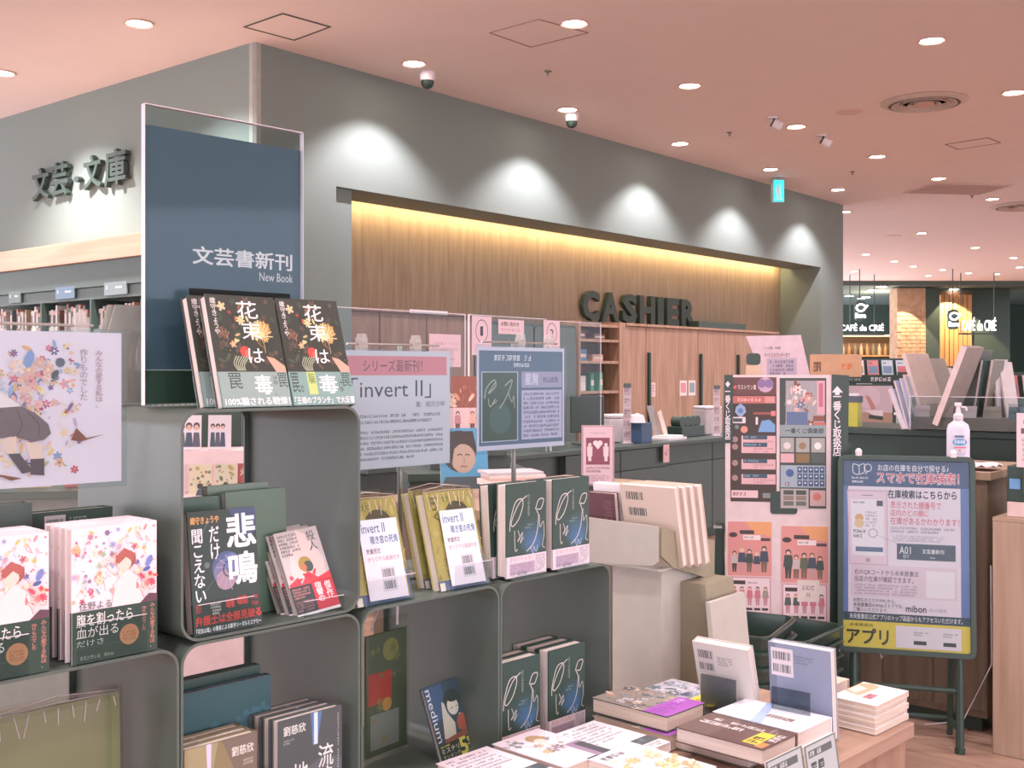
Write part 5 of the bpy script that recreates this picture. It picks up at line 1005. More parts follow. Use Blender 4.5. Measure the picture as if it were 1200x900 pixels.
sl = [ # px of base, Y, h, depth, thick, roll deg, colour face, label
 (1069, 5.75, .22, .16, .010, -22, 'c9c6d4', 'thin white board leaning left, first of the bluish ones'), (1075, 5.76, .26, .16, .010, -18, '8c94b4', 'thin blue board leaning left'), (1081, 5.77, .27, .16, .009, -17, 'a9aec4', 'pale blue board leaning left'), (1087, 5.78, .28, .16, .010, -17, '9a9aa4', 'grey board right of the blue ones'),
 (1097, 5.8, .38, .2, .022, -19, 'b8a39c', 'thick pinkish board leaning left'), (1112, 5.85, .36, .3, .012, -21, '968c84', 'wide grey brown board leaning left'), (1118, 5.98, .3, .2, .006, -16, 'cfc2cc', 'white sheet behind the grey brown board'),
 (1106, 5.7, .42, .2, .03, 21, '9c8c84', 'big pale board leaning right with bright edge'), (1124, 5.85, .40, .2, .012, 19, '5f6a66', 'dark grey board leaning right'), (1146, 5.8, .33, .14, .01, 9, '45605a', 'dark green board leaning right'), (1158, 5.8, .33, .14, .012, 9, '6a6454', 'olive brown board leaning right'), (1176, 5.8, .33, .12, .010, -3, 'b9aeb4', 'pale board near the right edge'), (1188, 5.8, .32, .12, .010, -9, 'c4b0ae', 'pinkish board at the right edge leaning left')]
for px, Y, h, dp, tk, ro, c, lb in sl:
    p = at(px, 0, Y); t = thing('art_board', lb+' in the acrylic case', 'board', (p.x, p.y, 1.235 if px > 1095 else 1.209), (0, math.radians(ro), -.95 if ro < 0 else -.8), 'art boards in the acrylic case')
    MB().box(-tk/2, tk/2, -dp/2, dp/2, .0, h).build('board', mat('board_'+c, c, .4), t, bevel=.001); MB().box(-tk/2, tk/2, -dp/2-.0015, -dp/2-.0002, .0, h).build('bright_edge', mat('board_edge', 'dcc6c2'), t)
# yellow box, picture monitor
p = at(1028, 0, 5.5); t = thing('yellow_box', 'yellow product box beside the bluish boards', 'box', kc.w(-.42, .04, 1.2055), (0, 0, K)); MB().box(-.03, .03, -.03, .03, 0, .13).build('box', mat('yellow_box', 'c9c24c', .5), t, bevel=.002); MB().box(-.035, .035, -.025, .03, .131, .165).build('dark_lid', mat('lid_dark', '5c6470'), t); MB().box(-.02, .02, -.02, .02, .166, .18).build('white_tab', WHITEP, t)
px0, px1 = 990, 1046; Y = 7.35; fr_ = rz_fr(1018, Y, -.15)
t = thing('picture_panel', 'pale pink picture panel behind the prize board', 'picture', fr_.w(0, 0, .95), (0, 0, fr_.a)); MB().box(-.16, .16, 0, .02, .2, .47).build('panel', DARKB, t, bevel=.003); A = Art(.3, .25, 0); A.rect(0, 0, 1, 1, 'd0bcc4'); A.circ(.5, .7, .25, 'dcc4cc', 14); A.rect(0, 0, 1, .3, 'b89888'); A.poly([(.42, .75), (.52, .72), (.66, .4), (.56, .36)], 'c49088'); A.poly([(.4, .36), (.8, .36), (.8, .2), (.62, .22)], 'e8dce0'); A.poly([(.5, .24), (.8, .2), (.8, .1), (.5, .14)], '4c5650'); A.build('picture_print', PRINT, t, loc=(0, 0, .21)); MB().box(-.03, .03, .02, .04, 0, .3).build('stand', BLACKM, t); MB().box(-.18, .2, -.005, .03, .475, .53).build('header', BLACKP, t); A = Art(.38, .05, -.005); A.lines(.08, .2, .5, .7, 1, '9aa4a4', 4); A.lines(.5, .1, .95, .9, 1, 'ddd4d8', 5); A.build('header_print', PRINT, t, loc=(.01, 0, .478))
t = thing('low_cabinet', 'dark low cabinet carrying the pale pink picture panel', 'cabinet', fr_.w(.02, .15, 0), (0, 0, fr_.a)); MB().box(-.25, .25, -.2, .2, 0, .90).build('body', BLACKM, t, bevel=.004); MB().box(-.26, .26, -.21, .21, .901, .9495).build('top', DARKB, t)
# ================= CASH DESK =================
yc = -1.51
DSK = mat('cash_desk_dark', '46534e', .45, var=.04); DSK2 = mat('cash_desk_dark2', '3d4a45', .45, var=.04)
xs = [W.X(p, yc) for p in (420, 500, 580, 655, 720, 775, 835, 880)]
for i in range(len(xs)-1):
    a, b = xs[i], xs[i+1]; off = -.06 if i in (3, 4) else 0; w = (b-a)/2-.002
    t = thing('cash_desk', 'dark cash desk unit, %s from the left' % ['first', 'second', 'third', 'fourth', 'fifth', 'sixth', 'seventh'][i], 'counter', W.w((a+b)/2, yc+off, 0), (0, 0, AW), 'dark cash desk units')
    MB().box(-w, w, .02, .6, .08, .872).build('body', DSK, t); MB().box(-w, w, .05, .58, 0, .079).build('kickboard', BLACKM, t); MB().box(-w+.003, w-.003, 0, .019, .085, .7).build('front_panel', DSK, t, bevel=.003); MB().box(-w+.003, w-.003, 0, .019, .705, .868).build('upper_panel', DSK2, t, bevel=.003)
o = MB().box(xs[0], xs[-1], yc-.09, yc+.62, .8735, .905).build('counter_top', DSK2, loc=W.w(0, 0), rot=(0, 0, AW), bevel=.004); tag(o, 'long dark worktop over the cash desk units', 'worktop')
ZD = .9055
def on_desk(name, label, cat, px, dy=.2, rz=0, grp=None): return thing(name, label, cat, W.w(W.X(px, yc+dy), yc+dy, ZD), (0, 0, AW+rz), grp)
def deskscale(px, dy=.2): return W.w(W.X(px, yc+dy), 0).y
t = on_desk('monitor', 'black point of sale monitor left of the white printer', 'monitor', 689, .25, -.5); MB().box(-.15, .15, 0, .03, .1, .4).build('screen', BLACKP, t, bevel=.006); MB().box(-.03, .03, .03, .06, .01, .2).build('stem', BLACKP, t); MB().box(-.1, .1, -.05, .1, 0, .012).build('foot', BLACKP, t, bevel=.003)
t = on_desk('receipt_printer', 'tall white receipt printer beside the black monitor', 'printer', 722, .3, -.4); MB().box(-.13, .12, -.1, .1, 0, .2).build('body', WHITEP, t, bevel=.01); MB().box(-.13, .12, -.1, .1, .202, .235).build('lid', WHITEP, t, bevel=.01)
t = on_desk('receipt_printer', 'white device beside the narrow strip sign at desk right end', 'printer', 829, .3, -.4); MB().box(-.1, .1, -.1, .1, 0, .24).build('body', mat('grey_device', 'c9bcbe', .4), t, bevel=.01); MB().box(-.1, .1, -.1, .1, .242, .27).build('lid', WHITEP, t, bevel=.01)
def strip(px, h, label, dy):
    t = on_desk('strip_sign', label, 'sign', px, dy, -.6); MB().box(-.035, .035, 0, .004, .0, h).build('strip', PAPER, t); A = Art(.07, h); A.rect(0, 0, 1, 1, 'd6c2c6')
    for k in range(5): A.rect(.08, .04+.19*k, .92, .2+.19*k, ['c0aab0', 'cdb8bc'][k % 2]); A.lines(.1, .1+.19*k, .9, .18+.19*k, 2, '5c5860', k+3)
    A.rect(0, .93, 1, 1, '5f6a6a'); A.build('strip_print', PRINT, t); MB().box(-.04, .04, -.03, .05, 0, .004).build('foot', WHITEP, t)
strip(735, .5, 'tall narrow strip sign between printer and blue box', .12); strip(840, .47, 'narrow strip sign touching the prize board', .1)
t = on_desk('blue_box', 'dark blue box with white cap on the cash desk', 'box', 751, .06); MB().box(-.08, .08, -.06, .06, 0, .17).build('box', mat('dark_blue', '3f5876', .5), t, bevel=.004); MB().lathe([(0, .171), (.07, .171), (.05, .23), (0, .25)], 14, (-.05, 0, 0)).build('cap', WHITEP, t, smooth=True)
t = on_desk('leaflet', 'open leaflet propped up beside the dark blue box', 'leaflet', 768, .2, -.3); MB().prism([(-.1, .3), (-.02, .3), (.08, .01), (0, .01)], 0, .004, 'y').build('page', mat('leaflet_grey', 'a9a2a0'), t); MB().prism([(-.0, .24), (.04, .26), (.13, .01), (.085, .01)], -.03, -.026, 'y').build('page', PAPER, t); MB().box(-.05, .12, -.035, .03, 0, .009).build('base', WHITEP, t)
t = on_desk('flyer_tray', 'white flyer tray lying on the cash desk', 'tray', 783, .1); MB().box(-.15, .15, -.1, .1, 0, .025).build('tray', WHITEP, t, bevel=.004); MB().box(-.12, .12, -.08, .08, .026, .04).build('flyers', PAPER, t)
t = on_desk('pen_rack', 'black rack with dark rolls near the desk right end', 'rack', 804, .25); MB().box(-.2, .2, -.08, .08, 0, .1).build('rack', BLACKP, t, bevel=.006)
for k in range(4): MB().lathe([(0, -.05), (.05, -.05), (.05, .05), (0, .05)], 14).build('roll', BLACKM, t, loc=(-.14+.09*k, 0, .14), rot=(PI/2, 0, 0), smooth=True)
t = thing('price_tag', 'small pink tag hanging on the front edge of the cash desk', 'tag', W.w(W.X(781, yc-.1), yc-.1, .74), (0, 0, AW)); MB().box(-.045, .045, 0, .003, 0, .15).build('card', PAPER, t); A = Art(.09, .15); A.rect(0, 0, 1, 1, 'd8b0b4'); A.circ(.4, .5, .2, 'c07a84', 8); A.lines(.6, .2, .9, .8, 3, '8a6068', 4); A.build('card_print', PRINT, t)
# acrylic partitions and numbered sheets
def part_(pxa, pxb, zt, dy, label):
    a = W.X(pxa, yc+dy); b = W.X(pxb, yc+dy); t = thing('acrylic_partition', label, 'partition', W.w((a+b)/2, yc+dy, ZD), (0, 0, AW), 'clear partitions on the cash desk')
    w = (b-a)/2; MB().box(-w, w, 0, .004, .004, zt-ZD).build('sheet', ACR, t); MB().box(-w-.008, -w, -.004, .008, 0, zt-ZD).box(w, w+.004, -.001, .005, 0, zt-ZD).box(-w, w, -.001, .005, zt-ZD, zt-ZD+.004).build('bright_edge', ACRE, t); MB().box(-w, -w+.1, -.06, .06, 0, .003).box(w-.1, w, -.06, .06, 0, .003).build('foot', ACR, t); return t
def zpx(px, py, dy): return W.on(px, py, yc+dy)[1]
part_(395, 545, zpx(480, 365, .05), .05, 'clear acrylic partition left of the number one sheet'); part_(550, 640, zpx(600, 372, .05), .05, 'clear acrylic partition between the number one and two sheets'); part_(646, 704, zpx(680, 378, .05), .05, 'clear acrylic partition right of the number two sheet')
o = MB().box(W.X(481, yc+.06), W.X(524, yc+.06), yc+.055, yc+.065, 0, .025).build('white_rail', WHITEP, loc=W.w(0, 0, zpx(500, 368, .06)), rot=(0, 0, AW)); tag(o, 'short white rail clipped on top of the left partition', 'rail')
def sheet(pxa, pxb, pt, pb, dy, art, label):
    y = yc+dy; a = W.X(pxa, y); b = W.X(pxb, y); zt = W.on(pxa, pt, y)[1]; zb = W.on(pxa, pb, y)[1]; t = thing('notice_sheet', label, 'notice', W.w((a+b)/2, y, zb), (0, 0, AW)); MB().box(-(b-a)/2, (b-a)/2, 0, .001, 0, zt-zb).build('paper', PAPER, t); A = Art(b-a, zt-zb); A.rect(0, 0, 1, 1, 'e6c8d0'); art(A); A.build('sheet_print', PRINT, t)
def num(n):
    def f(A): A.stroke([(.5+.3*math.cos(k*PI/8), .62+.3*A.w/A.h*1.25*math.sin(k*PI/8)) for k in range(17)], .03, '6a5a64'); A.text(n, .43 if n == '1' else .38, .5, .55 if n == '1' else .62, .74, '4c4650', .012)
    return f
sheet(553, 576, 370, 416, .045, num('1'), 'pink sheet with circled number one on the partition'); sheet(637, 656, 375, 415, .045, num('2'), 'pink sheet with circled number two on the partition')
sheet(584, 614, 374, 391, .045, lambda A: (A.text('お問い合わせ', .1, .55, .8, .85, '6a5c2c', .03), A.text('カウンターはこちら', .1, .2, .85, .4, 'b06a74', .01)), 'small pink enquiry sheet between the number sheets')
sheet(503, 540, 391, 430, .045, lambda A: (A.text('１階図書コーナーは', .1, .66, .9, .76, 'c08a98'), A.text('こちらにお並びください', .0, .5, .95, .6, '7a6a74'), A.lines(.6, .2, .9, .28, 1, 'c08a98', 3)), 'pink queue notice sheet behind the pale poster')
# ================= BEHIND THE CUBES =================
I_ = Fr(.1, 4.55, AW)
t = thing('book_island', 'wooden book island behind the metal cubes', 'display island', I_.w(0, 0, 0), (0, 0, AW)); MB().box(-.62, .6, -.3, .3, .08, .985).build('body', KW, t, bevel=.003); MB().box(-.65, .63, -.33, .33, .986, 1.02).build('top', KLV, t, bevel=.003); MB().box(-.58, .56, -.27, .27, 0, .079).build('plinth', DARKB, t)
# distancing sign
D = rz_fr(700, 4.4, .1); t = thing('distance_sign', 'pink distancing sign with two figures and a heart in a stand', 'sign', (D.o.x, D.o.y, 1.0205), (0, 0, -.06)); 
MB().box(-.06, .062, -.03, .03, 0, .035).build('base', BLACKP, t, bevel=.003); MB().box(-.062, .066, -.006, .006, .035, .27).build('frame', mat('pink_frame', 'c9a4ac', .5), t, bevel=.001)
A = Art(.122, .23, -.006); A.rect(0, 0, 1, 1, 'b08c96'); A.rect(.03, .015, .97, .985, 'dcc0c8'); A.rect(.12, .34, .88, .8, '8c5464'); A.text('ソーシャルディスタンス', .25, .86, .75, .9, '8a6470', .01)
for x in (.24, .76): A.circ(x, .68, .06, 'e6d0d4', 9); A.poly([(x-.08, .48), (x+.08, .48), (x+.09, .65), (x-.09, .65)], 'e6d0d4'); A.rect(x-.05, .4, x+.05, .48, 'e6d0d4')
A.circ(.43, .71, .085, 'ecd8dc', 10); A.circ(.57, .71, .085, 'ecd8dc', 10); A.poly([(.35, .7), (.5, .6), (.65, .7)], 'ecd8dc'); A.lines(.12, .2, .88, .31, 2, '7a5a66', 3); A.lines(.12, .06, .88, .17, 3, 'a88892', 4); A.build('sign_print', PRINT, t, loc=(.002, 0, .038))
# face poster and small red magazine poster
fb = rz_fr(545, 4.6, .25)
t = thing('face_poster', 'blue poster with a dark haired face behind the pale poster', 'poster', (fb.o.x, fb.o.y, 1.0205), (-.15, 0, .25)); MB().box(-.1, .1, 0, .006, 0, .25).build('board', PAPER, t)
A = Art(.2, .25); A.rect(0, 0, 1, 1, '5f9fc4'); A.circ(.4, .62, .36, '4e4a48', 18, 1.2); A.circ(.48, .5, .26, 'b8a294', 18, 1.15); A.poly([(.15, .95), (.7, .95), (.78, .6), (.62, .74), (.45, .76), (.3, .66), (.24, .42), (.12, .4)], '4e4a48'); A.stroke([(.36, .55), (.42, .57), (.46, .55)], .02, '453f40'); A.stroke([(.52, .55), (.58, .57), (.62, .54)], .02, '453f40'); A.stroke([(.49, .52), (.51, .44), (.47, .43)], .012, '8c786e'); A.rect(.42, .36, .56, .38, '8a6058'); A.poly([(.1, .2), (.9, .2), (1, 0), (0, 0)], '56646c'); A.build('poster_print', PRINT, t)
MB().box(-.05, .05, .007, .06, 0, .004).build('foot', ACR, t)
fb = rz_fr(545, 5.4, .2); t = thing('magazine_poster', 'red and pink comic notice poster above the blue face poster', 'poster', (fb.o.x, fb.o.y, 1.08), (0, 0, .2)); MB().box(-.09, .09, 0, .004, 0, .4).build('board', PAPER, t); A = Art(.18, .4); A.rect(0, 0, 1, 1, 'e6c8c8'); A.rect(0, .62, 1, 1, '9c6458'); A.flowers(.05, .65, .95, .95, 18, ['d8a080', 'e8c8b8', '7c4c48', 'c88068'], 5, (.06, .14)); A.figure(.3, .33, .25, '4c4c4c', 'c8909a', '7a5a60'); A.figure(.7, .33, .25, '8a6050', 'e8b8a8', '7a5a60'); A.lines(.1, .05, .9, .28, 4, 'a86a70', 5); A.build('poster_print', PRINT, t); MB().box(-.09, .09, .004, .08, -.06, -.055).box(-.09, -.085, .004, .07, -.055, .3).build('stand', ACR, t)
o = MB().box(-.2, .2, -.1, .14, 0, .065).box(-.17, .18, -.12, .0, .066, .09).build('magazine_case', mat('case_dark', '59605c'), loc=(fb.o.x, fb.o.y+.25, 1.0205), rot=(0, 0, .2)); tag(o, 'grey case behind the comic notice poster', 'case')
t = thing('low_cabinet', 'dark low cabinet under the comic notice poster', 'cabinet', (fb.o.x, fb.o.y+.12, 0), (0, 0, .2)); MB().box(-.3, .3, -.2, .35, 0, .985).build('body', BLACKM, t); MB().box(-.31, .31, -.21, .36, .986, 1.02).build('top', DARKB, t)
pp = rz_fr(598, 4.35, .25)
for k in range(5):
    o = MB().box(-.11, .11, -.08, .08, 0, .011).build('paper_stack', mat('stack_%d' % (k % 3), ['d9b8ae', 'c8c0c4', 'e6d4d4'][k % 3]), loc=(pp.o.x+.01*(k % 2), pp.o.y, 1.0207+.0215*k), rot=(0, 0, .25+.05*(k % 3)), bevel=.001); tag(o, 'pale magazine lying under the blue poster, %s from the bottom' % ordn[k], 'magazine', 'magazines lying on the island')
    if k < 4: o2 = MB().box(-.11, .11, -.08, .08, .0113, .0212).build('pages', PAPER, o)
# rack with face magazines, seen through the tall cube
RK = rz_fr(250, 3.6, .12); t = thing('magazine_rack', 'white stepped magazine rack seen through the tall metal cube', 'rack', (RK.o.x, RK.o.y, 0), (0, 0, .12))
MB().box(-.2, .13, .0, .3, 0, 1.1).build('body', mat('rack_white', 'd8c0c0', .6), t, bevel=.003); MB().box(-.2, .1, .12, .3, 1.101, 1.24).build('upper_step', mat('rack_white', 'd8c0c0'), t, bevel=.002); MB().box(-.22, .05, .31, .33, 0, 1.42).build('rear_board', DARKB, t)
MR = random.Random(8)
for i, (x, z, y, w, c, lb) in enumerate([(-.115, 1.2415, .14, .11, 'd9cfd4', 'magazine with a group of men on the upper step, left'), (.0, 1.2415, .14, .075, 'd2c8cc', 'magazine with a group of men on the upper step, middle'), (-.13, 1.1015, .02, .07, 'c6b6cc', 'lilac portrait magazine on the lower step'), (-.045, 1.1015, .02, .07, 'd0c4a8', 'patterned magazine on the lower step'), (.035, 1.1015, .02, .07, 'c8c0a8', 'patterned magazine on the lower step, right'), (.095, 1.1015, .05, .05, 'a8605c', 'red magazine at the lower step right end')]):
    m = thing('magazine', lb, 'magazine', Vector((RK.o.x, RK.o.y, 0))+Vector((x*math.cos(.12)-y*math.sin(.12), x*math.sin(.12)+y*math.cos(.12), z)), (-.1, 0, .12), 'magazines on the white rack'); h = .115 if z > 1.2 else .1
    MB().box(-w/2, w/2, 0, .006, 0, h).build('pages', PAPER, m); A = Art(w, h); A.rect(0, 0, 1, 1, c)
    if i < 2:
        for k in range(4 if i == 0 else 3): A.circ(.2+.22*k, .68, .1, '4e4a4a', 10, 1.2); A.circ(.2+.22*k, .64, .075, 'cfa898', 10, 1.2); A.poly([(.08+.22*k, .08), (.32+.22*k, .08), (.28+.22*k, .5), (.12+.22*k, .5)], ['4c5664', '5c5c68'][k % 2])
    elif i == 2: A.circ(.5, .6, .22, '4e4a50', 12, 1.3); A.circ(.5, .55, .12, 'c8a8a0', 10, 1.2); A.poly([(.2, 0), (.8, 0), (.7, .4), (.3, .4)], '5c5660')
    elif i == 5: A.text('火種', .15, .6, .85, .85, 'eadada', .01)
    else: A.flowers(.05, .3, .95, .95, 18, ['7c8468', 'b09a60', '8a6450', '586858'], 4+i, (.06, .12)); A.circ(.5, .3, .14, '4e4a4a', 9); A.poly([(.3, 0), (.7, 0), (.6, .2), (.4, .2)], '4c5460')
    A.build('cover_print', PRINT, m)
# low dark bookcases behind the left poster
t = thing('low_bookcase', 'low grey bookcase behind the flowery poster', 'bookcase', (-2.0, 4.4, 0), (0, 0, .25)); MB().box(-.9, .45, 0, .35, 0, 1.0).build('body', mat('low_case', '8b9089', .5), t, bevel=.003); MB().box(-.93, .48, -.03, .38, 1.001, 1.03).build('top', METAL, t)
for k in range(7):
    c = ['c87a70', 'e8d0c8', '8a3f3c', 'd8c8b8', '5c6a64', 'c8b090', 'b8605c'][k]; h = [.16, .2, .18, .19, .17, .21, .15][k]
    b = mk_book(.12, h, .03, '%s book standing on the low bookcase behind the flowery poster' % ['pale red', 'cream', 'dark red', 'beige', 'dark green', 'tan', 'brick red'][k], 'books on the low bookcase', c, art=lambda A: (A.lines(.1, .6, .9, .9, 2, 'efe6e0', 4), A.rect(.1, .1, .9, .5, 'd8c0b0')) if k % 2 else None) if False else mk_book(.12, h, .03, '%s book standing on the low bookcase behind the flowery poster' % ['pale red', 'cream', 'dark red', 'beige', 'dark green', 'tan', 'brick red'][k], 'books on the low bookcase', c)
    q = Vector((-2.0, 4.4, 0)); x = -.75+.17*k; b.location = (q.x+x*math.cos(.25)-.12*math.sin(.25), q.y+x*math.sin(.25)+.12*math.cos(.25), 1.031); b.rotation_euler = (-.12, 0, .25)
# ================= LEFT WALL BOOKCASE =================
yl = -.36; xl0 = Lf.X(-60, yl); xl1 = Lf.X(285, yl); zq = lambda px, py: Lf.on(px, py, yl)[1]
DK = mat('case_green_dark', '43564d', .55, var=.04); DK2 = mat('case_green_mid', '52625a', .55, var=.04)
t = thing('wall_bookcase', 'tall dark bookcase under the wood beam along the left wall', 'bookcase', Lf.w((xl0+xl1)/2, yl, 0), (0, 0, Lf.a)); cxl = (xl0+xl1)/2; hw = (xl1-xl0)/2
zb1, zb0 = zq(166, 273), zq(166, 300); zh = zq(166, 331); zs = zq(166, 346)
MB().box(-hw, hw, -.04, .35, zb0, zb1).build('wood_beam', wood('beam_wood', 'b98f74', 'd3ab8e', 'x', 1.2, .5, 10), t, bevel=.003)
MB().box(-hw, hw, -.0, .35, zh+.002, zb0-.002).build('fascia', DK2, t); MB().box(-hw, hw, .02, .05, zs, zh-.003).build('header_strip', DK2, t); MB().box(-hw, hw, .33, .355, .0, zs-.002).build('back_panel', DK, t)
up = [x-cxl for x in (Lf.X(-25, yl), Lf.X(48, yl), Lf.X(106, yl), Lf.X(168, yl), Lf.X(230, yl), xl1-.02)]
for x in up: MB().box(x-.012, x+.012, .0, .329, 0, zs-.003).build('upright', DK, t)
zz_ = [zq(100, 386), zq(100, 430), zq(100, 475), zq(100, 520), .12]
for z in zz_:
    for a, b in zip(up[:-1], up[1:]): MB().box(a+.013, b-.013, .01, .328, z-.03, z).build('shelf_board', METAL, t)
for i, (a, b_) in enumerate([(10, 24), (65, 87), (122, 148)]):
    xa, xb = Lf.X(a, yl), Lf.X(b_, yl); s2 = thing('shelf_label', ['grey genre label card on the left bookcase header, left end', 'blue genre label card on the left bookcase header, middle', 'white edged genre label card on the left bookcase header, right'][i], 'label card', Lf.w((xa+xb)/2, yl-.0, zs+.02), (0, 0, Lf.a)); w = xb-xa
    MB().box(-w/2, w/2, .0, .012, 0, .1).build('card', mat('lab%d' % i, ['5c6c68', '5f7684', '8a9694'][i]), s2, bevel=.002); A = Art(w, .1); A.rect(0, 0, 1, 1, ['5f6f6a', '60788a', '7c8a8a'][i]); A.lines(.08, .4, .3, .8, 1, 'd0d4d8', 4); A.lines(.5, .45, .9, .7, 1, 'e6e6ea', 5); A.build('card_print', PRINT, s2)
BR = random.Random(12); nb = 0
for si, z in enumerate(zz_[:3]):
    nsh = 0
    for a, b in zip(up[:-2], up[1:-1]):
        x = a+.02
        while x < b-.05:
            w = BR.uniform(.02, .045); h = BR.uniform(.16, .22)
            if BR.random() < .12: x += .08; continue
            if x+w > b-.02 or nb > 150: break
            c = BR.choice(['d8c0b0', 'c88a7c', 'e6d8d0', 'b8a088', '8c6a60', 'd09a88', '6a7a78', 'e8e0dc', 'c8b8a8'])
            o = MB().box(0, w-.002, .0, .14, 0, h).build('book', mat('spine_'+c, c, .6), loc=Lf.w(cxl+x, yl+.06, z+.0005), rot=(0, 0, Lf.a)); MB().box(.003, w-.005, -.001, -.0002, h*.2, h*.8).build('spine_label', PAPER if nb % 2 else DK2, o)
            tag(o, '%s book, %s from left on the %s shelf of the wall bookcase' % ({'d8c0b0': 'beige', 'c88a7c': 'salmon', 'e6d8d0': 'cream', 'b8a088': 'tan', '8c6a60': 'brown', 'd09a88': 'pink', '6a7a78': 'grey green', 'e8e0dc': 'white', 'c8b8a8': 'sand'}[c], onth(nsh), ['top', 'second', 'third'][si]), 'book', 'books on the left wall bookcase'); nb += 1; nsh += 1; x += w
# ================= FAR SHOP AND CAFE =================
DG = mat('far_dark_wall', '42534d', .8, var=.05); struct(MB().box(5, 26, 38, 38.3, 0, H-.1).build('wall_far', DG)); struct(MB().box(17.5, 17.8, 16, 38, 0, H).build('wall_right', mat('far_side_wall', '59655f', .9)))
struct(MB().box(11.6, 13.6, 30.6, 30.9, 0, H-.13).build('trim_2', DG))
BRK = mat('lit_brick', 'b9997c', .9, var=.2, scale=5)
def far(name, label, cat, px, Y, grp=None, z=0): p = at(px, 0, Y); return thing(name, label, cat, (p.x, p.y, z), (0, 0, 0), grp)
t = far('brick_pillar', 'warm lit brick pillar of the cafe between the two signs', 'pillar', 1068, 30, None); MB().box(-.38, .38, 0, .6, 0, 3.75).build('core', BRK, t)
for r in range(34):
    for k in range(3):
        x = -.38+.26*k+(.1 if r % 2 else 0); MB().box(max(-.38, x), min(.38, x+.24), -.02, -.001, .06+r*.105, .15+r*.105).build('brick', BRK, t) if r < 30 else None
l = bpy.data.lights.new('pillar_lamp', 'SPOT'); l.energy = 160; l.spot_size = 1.2; l.color = (1, .75, .5); lo = bpy.data.objects.new('pillar_lamp', l); C.objects.link(lo); p = at(1068, 0, 29.2); lo.location = (p.x, p.y, 3.7); lo.rotation_euler = (.35, 0, 0)
t = far('dark_pillar', 'dark square pillar right of the brick pillar', 'pillar', 1093, 30); MB().box(-.18, .18, 0, .5, 0, 3.75).build('shaft', DG, t); MB().box(-.2, .2, -.02, .52, 0, .15).build('base', BLACKM, t)
SLM = wood('cafe_slat_wood', 'b08254', 'cf9c68', 'z', .6, .6, 8)
t = far('slat_wall', 'warm glowing timber wall behind the right cafe sign', 'timber screen', 1121, 30.5)
for k in range(7): MB().box(-.44+.125*k, -.335+.125*k, 0, .08, .4, 3.6).build('slat', SLM, t)
MB().box(-.45, .45, .09, .15, .4, 3.7).build('backing', mat('screen_back', '6a4a34'), t)
l = bpy.data.lights.new('screen_lamp', 'SPOT'); l.energy = 260; l.spot_size = 1.6; l.color = (1, .74, .4); lo = bpy.data.objects.new('screen_lamp', l); C.objects.link(lo); p = at(1121, 0, 29.9); lo.location = (p.x, p.y, 3.72); lo.rotation_euler = (.3, 0, 0)
SG = mat('white_sign_light', 'f6f4f6', emit=.95)
def far_text(t, s, pa, pb, y0, y1, Y, bold=.03, nm='letters'):
    xa = (pa-600)/F*Y; xb = (pb-600)/F*Y; z1 = EYE+(HY-y0)*Y/F; z0 = EYE+(HY-y1)*Y/F; o = t.location; fr = Fr(0, 0, 0); return wall_text(fr, s, xa-o.x, z0, xb-o.x, z1, -.12, .012, SG, t, nm, bold)
t = far('cafe_sign', 'glowing white cafe lettering, right sign by the timber screen', 'sign', 1145, 27); far_text(t, 'CAFÉ de CRIÉ', 1125, 1165, 372, 388, 27, .012); MB().box(-.45, .45, -.04, .0, 2.4, 2.44).build('rail', BLACKM, t); MB().tube([(-.4, -.02, 2.44), (-.4, -.02, H-.01)], .012).tube([(.4, -.02, 2.44), (.4, -.02, H-.01)], .012).build('hanger', BLACKM, t)
t = far('cafe_sign', 'glowing white cafe lettering, left sign beside the wall end', 'sign', 1010, 27.5); far_text(t, 'CAFÉ de CRIÉ', 983, 1034, 379, 388, 27.5, .012); MB().box(-.55, .55, -.04, 0, 2.4, 2.44).build('rail', BLACKM, t); MB().tube([(-.3, -.02, 2.44), (-.3, -.02, H-.01)], .012).tube([(.3, -.02, 2.44), (.3, -.02, H-.01)], .012).build('hanger', BLACKM, t)
def logo(px, y0, Y, lb, plate):
    t = far('logo_sign', lb, 'sign', px, Y); s = Y/F; z = EYE+(HY-y0)*s
    if plate: MB().prism(rrect(-6*s, z-15*s, 7*s, z+8*s, 4*s, 4), -.05, 0, 'y').build('plate', BLACKM, t)
    MB().tube([(6*s*math.cos(a)*(1-.3*k/14)-0*s, -.12, z+4*s*math.sin(a)) for k, a in [(k, .3+k*.38) for k in range(15)]]+[(8*s, -.12, z+3*s)], 1.2*s, 6).build('emblem', SG, t)
    wall_text(Fr(0, 0, 0), 'livre', -6*s, z-12*s, 6*s, z-6*s, -.13, .05, SG, t, 'letters', .015); MB().tube([(0, -.02, z+7*s), (0, -.02, H-.01)], .012).build('hanger', BLACKM, t)
logo(1007, 361, 26, 'glowing round swirl logo over small letters, beside the wall end', True); logo(1116, 371, 26, 'arched black plate with white swirl logo left of the right cafe lettering', True)
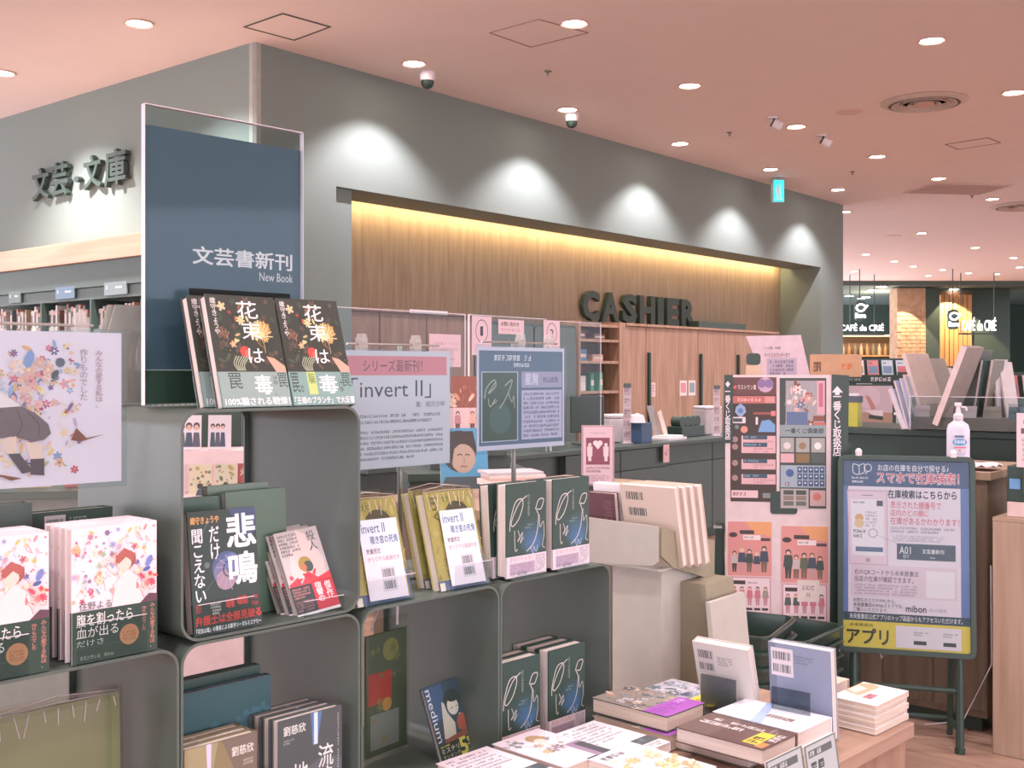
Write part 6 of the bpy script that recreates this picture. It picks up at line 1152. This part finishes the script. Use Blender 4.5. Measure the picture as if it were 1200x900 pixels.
# cafe counter shelves
t = far('cafe_shelf', 'lit back shelf of the cafe with bottles under the left sign', 'shelf', 1015, 33); MB().box(-1.2, 1.2, 0, .4, 0, 1.9).build('cabinet', DG, t); MB().box(-1.2, 1.2, 0, .4, 2.55, 2.6).build('board', mat('shelf_glow', 'e6c8a0', emit=.5), t); MB().box(-1.2, 1.2, 0, .4, 1.95, 2.0).build('board', SLM, t); MB().box(-1.2, 1.2, .4, .45, 1.9, 2.6).build('back', mat('shelf_rear', '7c6450'), t)
for k in range(12):
    o = MB().lathe([(0, 0), (.05, 0), (.05, .2), (.02, .27), (.02, .34), (0, .34)], 8).build('bottle', mat('bot%d' % (k % 3), ['b88a5c', '8a7a60', 'd0b08c'][k % 3]), loc=t.location+Vector((-1.0+.18*k, .15, 2.001))); tag(o, '%s bottle on the lit cafe shelf, %s from left' % (['amber', 'olive', 'pale'][k % 3], onth(k)), 'bottle', 'bottles on the cafe shelf')
l = bpy.data.lights.new('cafe_lamp', 'POINT'); l.energy = 90; l.shadow_soft_size = .2; l.color = (1, .85, .65); lo = bpy.data.objects.new('cafe_lamp', l); C.objects.link(lo); lo.location = t.location+Vector((0, -1.2, 3.2))
CL = sorted([(1045, 330.5), (1022, 339), (1034, 335), (1058, 334), (1073, 338), (1015, 347.5), (1118, 338), (1157, 339), (1170, 349), (1155, 350), (995, 346), (1009, 349), (1135, 332)])
for i, (px, py) in enumerate(CL):
    Y = (H-.12-EYE)*F/(HY-py); t = thing('downlight', 'small bright lamp in the dark cafe ceiling, %s from the left' % onth(i), 'ceiling light', ((px-600)/F*Y, Y, H-.12), (0, 0, 0), 'cafe ceiling lamps')
    if Y > 29.6: MB().lathe([(0, -.03), (.12, -.03), (.12, -.002), (0, -.002)], 12).build('lens', LAMP, t); MB().lathe([(.121, -.02), (.16, -.02), (.16, -.002), (.121, -.002)], 12).build('rim', BLACKM, t)
    else: bpy.data.objects.remove(t)
# low shop fixtures in the middle distance
FX = [(1005, 1050, 14, 1.42, 'dark magazine shelf directly right of the wall end'), (1060, 1110, 17, 1.5, 'dark distant shelf in front of the brick pillar'), (1000, 1070, 20, 1.75, 'black distant shelf under the left cafe sign'), (1100, 1160, 19, 1.6, 'dark distant shelf under the right cafe sign'), (1150, 1230, 13, 1.5, 'dark shelf near the right picture edge')]
for k, (a, b, Y, h, lb) in enumerate(FX):
    w = (b-a)/F*Y/2; t = far('shelf_island', lb, 'shelf', (a+b)/2, Y); MB().box(-w, w, 0, .7, 0, h-.3).build('body', BLACKM, t); MB().box(-w, w, .3, .34, h-.3, h).build('top_board', DARKB, t); MB().box(-w, w, -.12, -.001, h-.45, h-.42).build('ledge', STEEL, t)
    for i in range(int(2*w/.26)):
        c = BR.choice(['e0ccd0', 'd8b0b0', 'b8c0c8', 'c88080', 'e6dcd8', 'a8a8b0']); o = MB().box(-.1, .1, 0, .01, 0, .27).build('magazine', mat('mag_'+c, c, .5), loc=t.location+Vector((-w+.14+.26*i, .12, h-.299)), rot=(-.25, 0, 0)); A = Art(.2, .27); A.rect(.1, .1, .9, .6, BR.choice(['c07078', '7888a0', 'a09080'])); A.lines(.1, .7, .9, .9, 1, '6c5c64', i+2); A.build('cover_print', PRINT, o)
        tag(o, '%s magazine, %s from left on the %s' % ({'e0ccd0': 'pale pink', 'd8b0b0': 'pink', 'b8c0c8': 'pale blue', 'c88080': 'red', 'e6dcd8': 'white', 'a8a8b0': 'grey'}[c], onth(i), lb.split(' in ')[0].split(' under ')[0].split(' directly ')[0]), 'magazine', 'magazines on the distant shelves')
